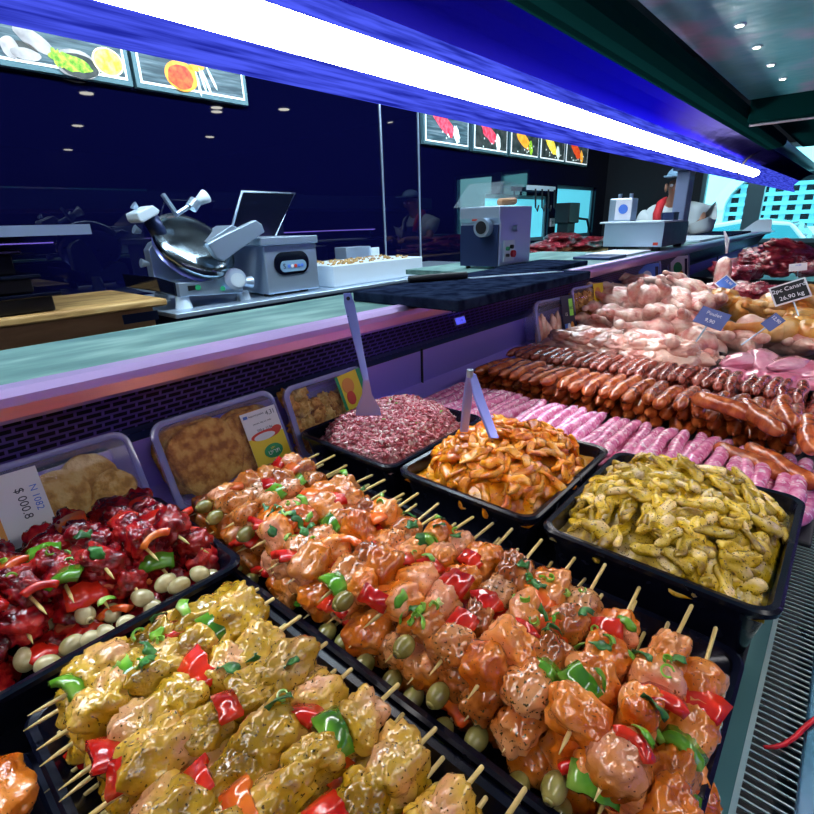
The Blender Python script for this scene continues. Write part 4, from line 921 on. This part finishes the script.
for s in (-1, 1):
    WH += [((.02, s*.050, .005), (.075, s*.062, .028), .034, .027), ((.075, s*.062, .028), (.15, s*.035, .045), .021, .0095), ((.15, s*.035, .045), (.16, s*.033, .047), .0135, .0125),
           ((-.05, s*.05, .01), (-.005, s*.068, .0), .016, .013), ((-.005, s*.068, 0), (-.055, s*.072, -.01), .012, .009)]
LG = [((-.05, 0, 0), (-.01, .01, 0), .030, .030), ((-.04, .018, 0), (0, .012, 0), .026, .026), ((0, .0, .004), (.04, -.02, .004), .022, .014), ((.04, -.02, .004), (.085, -.035, .004), .012, .0085), ((.085, -.035, .004), (.092, -.037, .004), .0125, .0115)]
HEN = blobby('whole_chicken', M['raw_chicken'], WH); YHEN = blobby('yellow_chicken', M['yellow_hen'], WH); LEG = blobby('chicken_drumstick', M['raw_chicken'], LG, .003); YLEG = blobby('chicken_drumstick', M['yellow_hen'], LG, .003)
TH = [lump('chicken_thigh', M['thigh'], (.042, .030, .018), 110+i, 4, 2.3, .28, 1.4, .2) for i in range(4)]
BR = [lump('chicken_breast', M['breast'], (.075, .036, .018), 120+i, 4, 2.1, .2, 1.1, .1, taper=.35) for i in range(3)]
place_tray('food_tray', 'black tray of pale pink chicken thighs behind the sausages', 1.17, 1.42, .19, .60, -.325, .044)
place_tray('food_tray', 'black tray of smooth pink chicken breasts behind the dark sausages', 1.18, 1.45, -.30, .175, -.325, .044)
random.seed(5)
k = 0
for r_ in range(3):
    for i in range(9 - r_):
        for c_ in range(3 if r_ < 2 else 2):
            x = 1.225+.06*c_+.02*r_+U(-.01, .01); y = .57-.043*i-.018*r_+U(-.01, .01)
            if y < .215: continue
            tag(inst(TH[k % 4], 'chicken_thigh', None, (x, y, -.340+.020*r_), (U(-.4, .4), U(-.3, .3), U(0, 6)), (1.12,)*3), 'pale pink chicken thigh, %s from the rear panel in row %s of the %s layer' % (ORD[i], ('one', 'two', 'three')[c_], LAYN[r_]), 'chicken', 'chicken thighs'); k += 1
for i in range(14):
    tag(inst(BR[i % 3], 'chicken_breast', None, (1.28+.05*(i % 2)+U(-.01, .01), .145-.036*(i//2)*1.1, -.345+.018*(i % 2)+U(0, .01)), (U(-.2, .2), U(-.15, .15), U(-.5, .2)+PI*(i % 2))), 'smooth pink chicken breast, %s counted from the thigh tray' % ORD[i], 'chicken', 'chicken breasts')
tag(MB().box(1.44, 2.9, -.35, .64, -.371, -.365).build('poultry_tray', M['dark_tray'], bevel=.003, org=(2, .2, -.371)), 'long black tray under the whole chickens and legs', 'tray')
k = 0
for (u, v, z, rz) in ((628, 338, -.30, 2.6), (655, 343, -.30, 2.9), (680, 336, -.31, 3.0), (700, 345, -.305, 2.7), (728, 335, -.30, 3.5), (745, 345, -.315, 3.0), (765, 332, -.30, 2.8), (785, 338, -.30, 3.2), (800, 345, -.31, 2.9), (812, 335, -.30, 3.3),
                      (610, 345, -.33, 2.4), (640, 350, -.33, 2.8), (672, 350, -.33, 3), (710, 352, -.335, 3), (650, 330, -.285, 2.0), (690, 328, -.285, 3.4)):
    p = atz(u, v, z); tag(inst(LEG, 'chicken_drumstick', None, (p.x, p.y, z), (U(-.3, .3), U(-.15, .15), rz+U(-.3, .3)+1.2), (1.05,)*3), 'pale raw chicken leg between the thighs and the whole chickens, %s of the row' % ORD[k], 'chicken', 'raw chicken legs'); k += 1
k = 0
for (u, v, z, rz) in ((610, 318, -.30, 2.2), (636, 322, -.29, 2.6), (596, 312, -.31, 1.9), (662, 318, -.27, 3.0), (690, 318, -.29, 2.7), (620, 300, -.26, 2.4), (648, 299, -.235, 2.8), (676, 302, -.245, 3.4), (700, 305, -.26, 3.0), (640, 286, -.25, 2.3), (668, 284, -.24, 2.7), (692, 292, -.25, 2.6),
                      (600, 330, -.33, 2), (625, 330, -.335, 2.5)):
    p = atz(u, v, z); tag(inst(HEN, 'whole_chicken', None, (p.x, p.y, z), (U(-.5, .5), U(-.3, .3), rz+U(-.7, .7)), (.68,)*3), 'pale whole raw chicken in the pile behind the packs, %s of the pile' % ORD[k], 'chicken', 'whole raw chickens'); k += 1
k = 0
for (u, v, z, rz) in ((722, 302, -.27, 3.1), (745, 312, -.29, 2.9), (776, 306, -.27, 3.3), (808, 312, -.28, 2.9), (790, 322, -.31, 2.7), (765, 322, -.32, 3.2), (810, 298, -.27, 3.0)):
    p = atz(u, v, z); tag(inst(YHEN, 'yellow_chicken', None, (p.x, p.y, z), (U(-.3, .3), U(-.15, .15), rz+U(-.2, .2)), (.72,)*3), 'yellow skinned whole chicken right of the pale ones, %s of its row' % ORD[k], 'chicken', 'yellow skinned chickens'); k += 1
k = 0
for (u, v) in ((795, 328), (806, 322), (780, 327), (812, 330), (770, 330), (800, 316)):
    p = atz(u, v, -.28); tag(inst(YLEG, 'chicken_drumstick', None, (p.x, p.y, -.28), (U(-.3, .3), 0, U(0, 6))), 'yellow chicken leg at the right edge below the yellow chickens, %s one' % ORD[k], 'chicken', 'yellow chicken legs'); k += 1
# ---- red meat farther along
RM = [lump('red_meat_cut', M['red_meat'], (.13, .07, .04), 140+i, 4, 2.4, .3, 1.6, .3) for i in range(3)]
PM = [lump('pink_meat_cut', M['pink_meat'], (.13, .055, .035), 150+i, 4, 2.2, .3, 1.4, .25) for i in range(3)]
tag(MB().box(2.91, 4.6, -.4, .64, -.371, -.30).build('raised_meat_tray', M['dark_tray'], bevel=.004, org=(3.5, .1, -.371)), 'raised black tray of red meat at the far end of the display', 'tray')
k = 0
for (u, v, z, nm) in ((706, 290, -.27, 0), (722, 286, -.27, 0), (744, 291, -.28, 0), (760, 290, -.28, 0), (735, 297, -.29, 1), (758, 281, -.25, 1), (742, 280, -.25, 1), (790, 281, -.25, 1), (770, 284, -.26, 1), (812, 285, -.26, 1), (806, 291, -.27, 1),
                      (725, 281, -.25, 1), (780, 297, -.29, 1), (715, 297, -.28, 0), (695, 284, -.28, 0)):
    p = atz(u, v, z); tag(inst((PM if nm else RM)[k % 3], 'pink_meat_cut' if nm else 'red_meat_cut', None, (p.x, p.y, z-.03), (U(-.2, .2), U(-.2, .2), U(2.4, 3.6)), (.7,)*3), '%s meat cut behind the yellow chickens, %s of the jumble' % (('dark red', 'pink')[nm], ORD[k]), 'meat', ('red', 'pink')[nm]+' meat cuts behind the chickens'); k += 1
k = 0
for (u, v, z) in ((742, 266, -.24), (760, 262, -.23), (780, 266, -.23), (795, 262, -.22), (752, 257, -.2), (775, 258, -.2), (798, 254, -.19), (812, 268, -.24), (770, 252, -.19), (790, 248, -.16), (730, 272, -.25), (748, 272, -.25)):
    p = atz(u, v, z); tag(inst((RM+PM[:1])[k % 4], 'red_meat_cut', None, (p.x, p.y, z), (U(-.2, .2), U(-.2, .2), U(2.2, 3.8)), (.9,)*3), 'red meat cut on the raised far tray, %s of the heap' % ORD[k], 'meat', 'red meat on the raised tray'); k += 1

# ---- price tags
def price_tag(nm, lab, u, v, x_, w, h, mat, lines, ink, border=None, ang=.1, lean=.5):
    p = atx(u, v, x_); d = -p.normalized(); nx = Vector((d.x, d.y, lean)).normalized(); xr = Vector((0, 0, 1)).cross(nx).normalized()
    xr = (Matrix.Rotation(ang, 3, nx) @ xr); yu = nx.cross(xr)
    o = empty(nm, lab, 'price tag', p); X = frame(p, xr, yu, nx)
    MB().box(-w/2, w/2, -h/2, h/2, -.002, 0, X).build('tag_card', M[border or mat], o)
    if border: MB().box(-w/2*.9, w/2*.9, -h/2*.85, h/2*.85, 0, .001, X).build('tag_face', M[mat], o)
    for k, s in enumerate(lines): text(s, h*.28, M[ink], o, X @ Matrix.Translation((0, h*(.2-.42*k), .0015)), ext=.0004)
    MB().tube([X @ Vector((0, -h/2, -.003)), X @ Vector((0, -h/2-.06, -.006))], .002, 6).build('tag_spike', M['steel'], o)
price_tag('price_tag', 'black price card with white border and white handwriting among the meat cuts', 790, 292, 1.62, .078, .054, 'black', ['2pc Canard', '26,90 kg'], 'card_white', 'card_white', .45)
price_tag('price_tag', 'blue grey price tag in front of the whole chickens', 712, 318, 1.38, .066, .048, 'blue_tag', ['Poulet', '9,90'], 'card_white', None, -.35, .9)
price_tag('price_tag', 'small blue and white price tag under the hanging meat piece', 726, 284, 2.0, .05, .045, 'blue_card', ['16,90'], 'card_white', 'card_white', -.75)
price_tag('price_tag', 'dark violet price tag below the yellow chickens', 773, 322, 1.42, .028, .038, 'blue_tag', ['12,90'], 'card_white', None, -.7, .6)
price_tag('price_tag', 'white and blue price tag on the raised far tray at the right', 798, 267, 2.45, .055, .03, 'card_white', ['19,90'], 'blue_card', None, .15)

# ---- clear packs leaning on the rear panel
def pack(lab, cx, y0, z0, w, h, d, lean, yaw, fill, card, name='breaded_chicken_pack'):
    """local frame: x right, y up the face, z out of the face; (cx, y0, z0) is the middle of the bottom edge"""
    o = empty(name, lab, 'pack', (cx, y0, z0))
    xr = Vector((math.cos(yaw), math.sin(yaw), 0)); nrm = Vector((math.sin(yaw)*math.cos(lean), -math.cos(yaw)*math.cos(lean), math.sin(lean))); yu = nrm.cross(xr)
    X = frame((cx, y0, z0), xr, yu, nrm) @ Matrix.Translation((0, h/2, 0))
    tub('clear_tub', M['pack'], w/2, h/2, d, lip=.009, r=.02, wall=.0008, parent=o, X=X)
    n = len(rounded(1, 1, .1)); A = rounded(w/2, h/2, .02); B = rounded(w/2-.008, h/2-.008, .014)
    mb = MB(); vs = [(x, y, .001) for x, y in A]+[(x, y, .0035) for x, y in B]+[(x, y, .001) for x, y in B]; fs = []
    for k in range(n): fs += [(k, (k+1) % n, n+(k+1) % n, n+k), (n+k, n+(k+1) % n, 2*n+(k+1) % n, 2*n+k)]
    mb.add(vs, fs, X).build('rolled_rim', M['rim'], o, smooth=True)
    mb = MB(); mb.add([(x, y, .0012) for x, y in B], [tuple(range(n))], X).build('film_lid', M['film'], o)
    return o, X
def inpack(o, X, me, name, x, y, z, rz=0, s=(1, 1, 1), rx=0):
    q = bpy.data.objects.new(name, me); COL.objects.link(q); q.parent = o
    q.matrix_local = Matrix.Translation(-Vector(o['_o'])) @ X @ Matrix.Translation((x, y, z)) @ Euler((rx, 0, rz)).to_matrix().to_4x4() @ Matrix.Diagonal((*s, 1)); return q
def card(o, X, cx, cy, w, h, ang, pieces):
    Y = X @ Matrix.Translation((cx, cy, .0045)) @ Matrix.Rotation(ang, 4, 'Z')
    c = MB().box(-w/2, w/2, -h/2, h/2, -.0006, 0, Y).build('label_card', M[pieces[0]], o); c['_o'] = o['_o']
    k = .0002
    for q in pieces[1:]:
        if q[0] == 'box': _, m, x0, x1, y0, y1 = q; MB().box(x0*w, x1*w, y0*h, y1*h, 0, k, Y).build('printed_area', M[m], c)
        elif q[0] == 'oval': _, m, x, y, rx, ry = q; MB().prism([Y @ Vector((x*w+rx*w*math.cos(a*PI/14), y*h+ry*h*math.sin(a*PI/14), 0)) for a in range(28)], Y.to_3x3() @ Vector((0, 0, k))).build('printed_oval', M[m], c)
        else: _, m, s, x, y, sz = q; text(s, sz, M[m], c, Y @ Matrix.Translation((x*w, y*h, k+.0001)) @ Matrix.Rotation(-PI/2 if s[0] in '$N0' and m != 'x' and len(s) < 8 else 0, 4, 'Z'), 'print', .00005)
        k += .0002
    return c
SCH = [lump('breaded_schnitzel', M['bread'], (.052, .050, .009), 200+i, 4, 3.2, .1, 1.3, .05) for i in range(2)]
NUG = [lump('round_nugget', M['nugget'], (.034, .034, .010), 210+i, 4, 2.1, .1, 1.3, .0) for i in range(2)]
POP = [lump('popcorn_chicken', M['bread'], (.016, .014, .012), 220+i, 4, 2.1, .4, 2.2, .25) for i in range(4)]
POPL = [lump('popcorn_chicken', M['nugget'], (.016, .014, .012), 230+i, 4, 2.1, .4, 2.2, .25) for i in range(3)]
FIL = [lump('pale_fillet', M['thigh'], (.012, .045, .010), 240+i, 3, 2.1, .25, 1.4, .1) for i in range(2)]
o, X = pack('clear pack of pale round breaded nuggets with a white label, leftmost on the rear panel', .105, .615, -.366, .20, .140, .035, .45, 0, None, None)
inpack(o, X, NUG[0], 'round_nugget', .008, .012, -.012, 0, (1, 1, 1)); inpack(o, X, NUG[1], 'round_nugget', .045, .022, -.022, 1); inpack(o, X, NUG[0], 'round_nugget', .066, .0, -.012, 1, (.75, .75, 1)); inpack(o, X, NUG[1], 'round_nugget', -.055, -.01, -.014, 2); inpack(o, X, NUG[0], 'round_nugget', .04, -.035, -.014, 1)
card(o, X, -.052, -.004, .092, .125, -.02, ['card_white', ('box', 'orange_card', -.42, .0, -.38, .30), ('oval', 'card_white', -.15, -.1, .10, .22), ('text', 'ink', '$ 000.8', .26, .2, .012), ('text', 'blue_card', 'N 1082', .40, .22, .010)])
o, X = pack('clear pack of square breaded schnitzels with a yellow and white label, beneath the grille', .325, .615, -.366, .195, .135, .04, .40, 0, None, None)
inpack(o, X, SCH[0], 'breaded_schnitzel', -.030, .002, -.012, .1); inpack(o, X, SCH[1], 'breaded_schnitzel', -.040, .008, -.028, .15, (1.05, 1.05, 1)); inpack(o, X, SCH[1], 'breaded_schnitzel', .048, -.004, -.014, -.1); inpack(o, X, SCH[0], 'breaded_schnitzel', .052, .004, -.03, -.05)
card(o, X, .060, -.005, .062, .092, .0, ['card_white', ('box', 'yellow_card', -.5, .5, -.5, .05), ('oval', 'red_card', .0, .06, .42, .08), ('oval', 'card_white', -.05, .04, .3, .06), ('oval', 'red_card', .33, .10, .14, .06), ('oval', 'green_card', .05, -.24, .26, .12),
     ('text', 'card_white', 'טירת', .05, -.26, .010), ('text', 'yellow_card', 'עוף', .05, -.19, .006), ('box', 'blue_card', -.44, -.34, .40, .45), ('text', 'ink', '4,31', .3, .40, .010), ('text', 'ink', 'Naturel poulet', -.1, .42, .0045), ('text', 'ink', 'panure, blé, sel, huile', 0, .28, .0038), ('text', 'ink', '500 g  12.06', .0, .16, .0055)])
o, X = pack('clear pack of golden popcorn chicken with a green and yellow label, behind the mince spatula', .525, .618, -.366, .178, .128, .04, .32, 0, None, None)
random.seed(9)
for k in range(26): inpack(o, X, POPL[k % 3] if k % 2 else POP[k % 4], 'popcorn_piece', -.064+.021*(k % 6)+U(-.006, .006), -.045+.022*(k//6)+U(-.005, .005), -.013+U(-.012, 0), U(0, 6))
card(o, X, .052, .012, .062, .090, .08, ['yellow_card', ('box', 'green_card', .34, .5, -.5, .5), ('box', 'green_card', -.5, -.4, -.2, .5), ('oval', 'orange_card', -.12, .25, .22, .16), ('oval', 'red_card', -.15, .0, .16, .14), ('oval', 'card_white', -.26, -.36, .2, .12), ('oval', 'card_white', .16, -.32, .2, .1), ('text', 'ink', '52', .16, -.32, .009)])
o, X = pack('clear upright pack of pale fillets with black and lime label above the sausages', 1.36, .60, -.366, .19, .155, .06, .22, -.15, None, None, 'chicken_fillet_pack')
for k in range(5): inpack(o, X, FIL[k % 2], 'pale_fillet', -.07+.024*k, -.01+U(-.01, .01), -.014, U(-.4, .4))
card(o, X, .058, .01, .062, .135, 0, ['ink', ('box', 'lime_card', .1, .42, .05, .42), ('box', 'blue_card', -.4, .05, -.46, -.1), ('oval', 'orange_card', .22, -.22, .15, .14), ('oval', 'card_white', -.05, -.2, .14, .1), ('text', 'card_white', '15', -.2, .1, .014), ('text', 'ink', 'BIO', .26, .22, .012)])
o, X = pack('clear upright pack of golden breaded pieces with a yellow label, touching the chicken pile', 1.60, .60, -.355, .19, .155, .05, .22, -.15, None, None)
for k in range(16): inpack(o, X, POP[k % 4], 'breaded_piece', -.07+.03*(k % 4)+U(-.004, .004), -.05+.03*(k//4), -.014, U(0, 6), (1.3, 1.3, 1.1))
card(o, X, .056, .01, .06, .135, 0, ['yellow_card', ('oval', 'orange_card', -.1, .25, .3, .16), ('oval', 'card_white', .05, -.02, .3, .1), ('oval', 'orange_card', -.2, -.32, .2, .1), ('text', 'ink', '500g', .05, -.02, .012)])
for k, (x, lab, c1, c2) in enumerate(((2.25, 'small blue and white printed bag behind the whole chickens', 'blue_card', 'card_white'), (2.72, 'flat printed bag with white and green print beside the red meat', 'card_white', 'green_card'))):
    o, X = pack(lab, x, .62, -.34, .14, .17, .02, .2, -.5, None, None, 'printed_pack'); card(o, X, 0, 0, .11, .14, 0, [c1, ('oval', c2, -.1, .1, .25, .2), ('oval', 'orange_card', .1, -.2, .15, .2), ('box', 'ink', .3, .45, -.4, .4)])
# hanging pale piece with string loop
hm = empty('hanging_meat_piece', 'pale piece of meat hanging from a white string loop below the ledge', 'meat', tuple(atx(726, 256, 2.35)))
p = Vector(hm['_o']); me = lump('meat_body', M['raw_chicken'], (.036, .028, .062), 250, 4, 3, .15, 1.5, .1); inst(me, 'meat_body', hm, (0, 0, -.07), (0, .15, .2))
MB().tube([p+Vector((0, 0, .01)), p+Vector((.01, .01, .05)), p+Vector((0, .02, .09)), p+Vector((-.01, .0, .06)), p+Vector((0, 0, .01))], .004, 6).build('string_loop', M['card_white'], hm, smooth=True)
# red string on the front shelf, dark bowl edge at the right
pts = [atz(u, v, -.362) for u, v in ((764, 747), (775, 747), (785, 744), (795, 737), (806, 726), (818, 717), (834, 708))]
o = MB().tube(pts, [.0012, .0016, .0018, .0018, .0018, .0018, .0018], 8).build('red_string', M['red_plastic'], smooth=True, org=tuple(pts[0])); tag(o, 'short red string lying across the vent and front shelf', 'string')

# ---- chopped scallion and parsley dropped on the skewers
def herb_meshes():
    out = []
    for i in range(4):
        n = 8; a0 = U(3.2, 5.5); R = U(.0028, .0042); H = U(.002, .0045); vs = []; fs = []
        for k in range(n+1):
            a = a0*k/n
            for rr in (R, R*.72):
                for z in (0, H): vs.append((math.cos(a)*rr, math.sin(a)*rr, z))
        for k in range(n):
            b = 4*k; fs += [(b, b+4, b+5, b+1), (b+2, b+3, b+7, b+6), (b, b+2, b+6, b+4), (b+1, b+5, b+7, b+3)]
        fs += [(0, 1, 3, 2), (4*n, 4*n+2, 4*n+3, 4*n+1)]
        o = MB().add(vs, fs).build('scallion_ring', M['herb'], smooth=False); out.append(('scallion_ring', o.data)); bpy.data.objects.remove(o)
    for i in range(3):
        me = slab('parsley_leaf', M['leaf'], .013, .008, .0008, 40+i, .7, 10, 4, .9, .8); out.append(('parsley_leaf', me))
        me = slab('scallion_piece', M['herb'], U(.011, .018), .006, .0012, 50+i, 1.2, 10, 4, .2, .4); out.append(('scallion_piece', me))
    return out
HM = herb_meshes(); random.seed(21)
bpy.context.view_layer.update(); DG = bpy.context.evaluated_depsgraph_get()
def drop(n, xr, yr, cl, where, shift=0):
    k = 0
    cent = [(U(*xr), U(*yr)) for _ in range(cl)]
    while k < n:
        cx, cy = random.choice(cent); x = random.gauss(cx, .014); y = random.gauss(cy, .018)
        if not (xr[0] < x < xr[1] and yr[0] < y < yr[1]): continue
        ok, p, nr, *_ = SC.ray_cast(DG, (x, y, -.2), (0, 0, -1), distance=.14)
        if ok:
            nm, me = random.choice(HM); q = Vector((0, 0, 1)).rotation_difference(nr) @ Euler((U(-.3, .3), U(-.3, .3), U(0, 6))).to_quaternion()
            s = U(.9, 1.5); o = inst(me, nm, None, p+nr*.0008, (0, 0, 0), (s, s, s)); o.rotation_euler = q.to_euler()
            tag(o, {'scallion_ring': 'small cut ring of green scallion on the ', 'scallion_piece': 'long chopped green scallion piece on the ', 'parsley_leaf': 'dark green parsley leaf scattered on the '}[nm]+where, 'herb', nm.replace('_', ' ')+' bits on the '+where)
        k += 1
drop(95, (.23, .37), (.03, .53), 13, 'orange chicken skewers')
drop(14, (.05, .15), (.1, .36), 4, 'yellow chicken skewers')
drop(12, (.0, .17), (.44, .58), 4, 'red beef skewers')

# ---- the butcher behind the scale
pe = empty('person', 'person in white shirt and dark apron with red strap, working behind the scale', 'person', (4.55, 1.2, FL))
P0 = Vector((4.6, 1.15, -.03))
V = {'pel': (0, 0, -.42), 'wa': (-.02, 0, -.25), 'ch': (-.06, 0, -.05), 'nk0': (-.08, -.0, .09), 'nk': (-.12, -.02, .15), 'hd': (-.16, -.03, .22), 'hd2': (-.17, -.03, .29),
     'shl': (-.07, .17, .05), 'ell': (-.2, .24, -.14), 'wrl': (-.42, .17, -.13), 'hal': (-.5, .13, -.13), 'shr': (-.07, -.17, .05), 'elr': (-.16, -.26, -.2), 'wrr': (-.40, -.13, -.12), 'har': (-.48, -.1, -.12),
     'hil': (0, .1, -.48), 'knl': (-.02, .12, -.85), 'anl': (0, .12, -1.21), 'tol': (-.15, .13, -1.25), 'hir': (0, -.1, -.48), 'knr': (-.02, -.12, -.85), 'anr': (0, -.12, -1.21), 'tor': (-.15, -.13, -1.25)}
R_ = {'pel': .15, 'wa': .145, 'ch': .16, 'nk0': .08, 'nk': .055, 'hd': .085, 'hd2': .08, 'shl': .075, 'ell': .05, 'wrl': .032, 'hal': .028, 'shr': .075, 'elr': .05, 'wrr': .032, 'har': .028, 'hil': .1, 'knl': .065, 'anl': .045, 'tol': .035, 'hir': .1, 'knr': .065, 'anr': .045, 'tor': .035}
E_ = [('pel', 'wa'), ('wa', 'ch'), ('ch', 'nk0'), ('nk0', 'nk'), ('nk', 'hd'), ('hd', 'hd2'), ('nk0', 'shl'), ('shl', 'ell'), ('ell', 'wrl'), ('wrl', 'hal'), ('nk0', 'shr'), ('shr', 'elr'), ('elr', 'wrr'), ('wrr', 'har'),
      ('pel', 'hil'), ('hil', 'knl'), ('knl', 'anl'), ('anl', 'tol'), ('pel', 'hir'), ('hir', 'knr'), ('knr', 'anr'), ('anr', 'tor')]
# fingers
for s, h in (('l', 'hal'), ('r', 'har')):
    hx, hy, hz = V[h]
    for i in range(5):
        oy = (-.026+.013*i); a = s+'f%d' % i; ln = (.05, .07, .075, .07, .055)[i]
        if i == 0: V[a] = (hx+.01, hy+(-.045 if s == 'l' else .045), hz-.02)
        else: V[a] = (hx-ln*.6, hy+oy*1.4, hz-.01)
        V[a+'b'] = (V[a][0]-.02, V[a][1], V[a][2]-.025); R_[a] = .0095; R_[a+'b'] = .008; E_ += [(h, a), (a, a+'b')]
def skinned(name, names, edges, rad, mat, lev=2, grow=0):
    idx = {n: i for i, n in enumerate(names)}; me = bpy.data.meshes.new(name)
    me.from_pydata([Vector(V[n])+P0 - Vector(pe['_o']) for n in names], [(idx[a], idx[b]) for a, b in edges], [])
    o = bpy.data.objects.new(name, me); COL.objects.link(o); o.modifiers.new('s', 'SKIN')
    sv = me.skin_vertices[0].data
    for n in names: sv[idx[n]].radius = (rad[n]+grow, (rad[n]+grow)); sv[idx[n]].use_root = (n == names[0])
    ss = o.modifiers.new('ss', 'SUBSURF'); ss.levels = lev; ss.render_levels = lev
    bpy.context.view_layer.update(); m2 = bpy.data.meshes.new_from_object(o.evaluated_get(bpy.context.evaluated_depsgraph_get())); bpy.data.objects.remove(o)
    m2.name = name; m2.materials.clear(); m2.materials.append(mat); m2.polygons.foreach_set('use_smooth', [True]*len(m2.polygons))
    q = bpy.data.objects.new(name, m2); COL.objects.link(q); q.parent = pe; return q
RB_ = dict(R_)
for q, v in (('pel', .11), ('wa', .11), ('ch', .12), ('nk0', .06), ('shl', .05), ('shr', .05), ('ell', .042), ('elr', .042), ('hil', .08), ('hir', .08), ('knl', .055), ('knr', .055)): RB_[q] = v
skinned('body', list(V), E_, RB_, M['skin'])
tn = ['pel', 'wa', 'ch', 'nk0', 'shl', 'shr', 'sl2', 'sr2']
V['sl2'] = tuple(Vector(V['shl']).lerp(Vector(V['ell']), .75)); V['sr2'] = tuple(Vector(V['shr']).lerp(Vector(V['elr']), .75)); R2 = dict(R_); R2['sl2'] = .068; R2['sr2'] = .068; R2['nk0'] = .075; R2['shl'] = .095; R2['shr'] = .095
skinned('shirt', tn, [('pel', 'wa'), ('wa', 'ch'), ('ch', 'nk0'), ('nk0', 'shl'), ('nk0', 'shr'), ('shl', 'sl2'), ('shr', 'sr2')], R2, M['shirt'], 2, .014)
skinned('trousers', ['pel', 'hil', 'knl', 'anl', 'hir', 'knr', 'anr'], [('pel', 'hil'), ('hil', 'knl'), ('knl', 'anl'), ('pel', 'hir'), ('hir', 'knr'), ('knr', 'anr')], R_, M['apron'], 2, .016)
bp_ = MB()
bp_.prism([P0+Vector((-.225, y, z)) for y, z in ((-.11, .0), (.11, .0), (.15, -.2), (.17, -.75), (-.17, -.75), (-.15, -.2))], (.02, 0, 0)); bp_.build('apron', M['apron'], pe, bevel=.01)
for s, m in ((1, 'red_cloth'), (-1, 'apron')): MB().tube([P0+Vector((-.235, s*.07, -.06)), P0+Vector((-.22, s*.085, .04)), P0+Vector((-.16, s*.085, .11)), P0+Vector((-.08, s*.07, .135))], .03 if s > 0 else .015, 10).build('apron_strap', M[m], pe, smooth=True)
hd_ = P0+Vector((-.17, -.03, .30))
MB().add([hd_+Vector((d.x*.1, d.y*.092, max(d.z, -.05)*.07)) for d in ico(3)[0]], ico(3)[1]).build('cap', M['hat'], pe, smooth=True); MB().box(hd_.x-.17, hd_.x-.05, hd_.y-.07, hd_.y+.07, hd_.z-.012, hd_.z+.0).build('cap_peak', M['hat'], pe, bevel=.004)
for s in (-1, 1):
    c = P0+Vector((-.245, -.03+s*.032, .235)); MB().add([c+d*.012 for d in ico(2)[0]], ico(2)[1]).build('eye', M['card_white'], pe, smooth=True)
    c = P0+Vector((-.17, -.03+s*.088, .225)); MB().add([c+Vector((d.x*.022, d.y*.01, d.z*.032)) for d in ico(2)[0]], ico(2)[1]).build('ear', M['skin'], pe, smooth=True)
c = P0+Vector((-.25, -.03, .205)); MB().add([c+Vector((d.x*.02, d.y*.012, d.z*.022)) for d in ico(2)[0]], ico(2)[1]).build('nose', M['skin'], pe, smooth=True)
MB().box(P0.x-.246, P0.x-.235, P0.y-.055, P0.y-.005, .170, .177).build('mouth', M['red_card'], pe, bevel=.003)

# ================================================================== LIGHT
W = bpy.data.worlds.new('world'); SC.world = W; W.use_nodes = True
bg = W.node_tree.nodes['Background']; bg.inputs['Color'].default_value = (.3, .85, .95, 1); bg.inputs['Strength'].default_value = 4.2
def area(name, loc, sx, sy, power, color, rot=(0, 0, 0)):
    l = bpy.data.lights.new(name, 'AREA'); l.shape = 'RECTANGLE'; l.size = sx; l.size_y = sy; l.energy = power; l.color = color
    o = bpy.data.objects.new(name, l); COL.objects.link(o); o.location = loc; o.rotation_euler = rot; return o
bl_ = empty('added_back_fill', 'added fill light strip, unseen behind the hood, brightening the back counter and slicer', 'lamp', (1.5, 1.2, .85))  # added light source, out of view, to brighten the slicer side
MB().prism([(-.8, 1.16, 1.26), (-.8, 1.30, 1.31), (-.8, 1.2, 1.36), (-.8, 1.10, 1.30)], (5, 0, 0)).build('lamp_body', M['dark_steel'], bl_)
MB().prism([(-.8, 1.165, 1.255), (-.8, 1.305, 1.305), (-.8, 1.30, 1.31), (-.8, 1.16, 1.26)], (5, 0, 0)).build('diffuser', M['back_fill'], bl_)
for x in (0, 3): MB().tube([(x, 1.18, 1.33), (x, 1.18, CE)], .01, 8).build('hanging_rod', M['dark_steel'], bl_)
SC.view_settings.view_transform = 'Standard'; SC.view_settings.look = 'None'; SC.view_settings.exposure = .15; SC.view_settings.gamma = 1; SC.view_settings.use_curve_mapping = False
SC.cycles.use_denoising = True; SC.cycles.max_bounces = 6; SC.cycles.transparent_max_bounces = 12; SC.cycles.sample_clamp_indirect = 6

# ------------------------------------------------------------------ raise everything to the floor datum
for o in list(SC.objects):
    if o.parent is None and o.type != 'CAMERA': o.location.z += ZS
    for q in ('_o', '_y'):
        if q in o: del o[q]
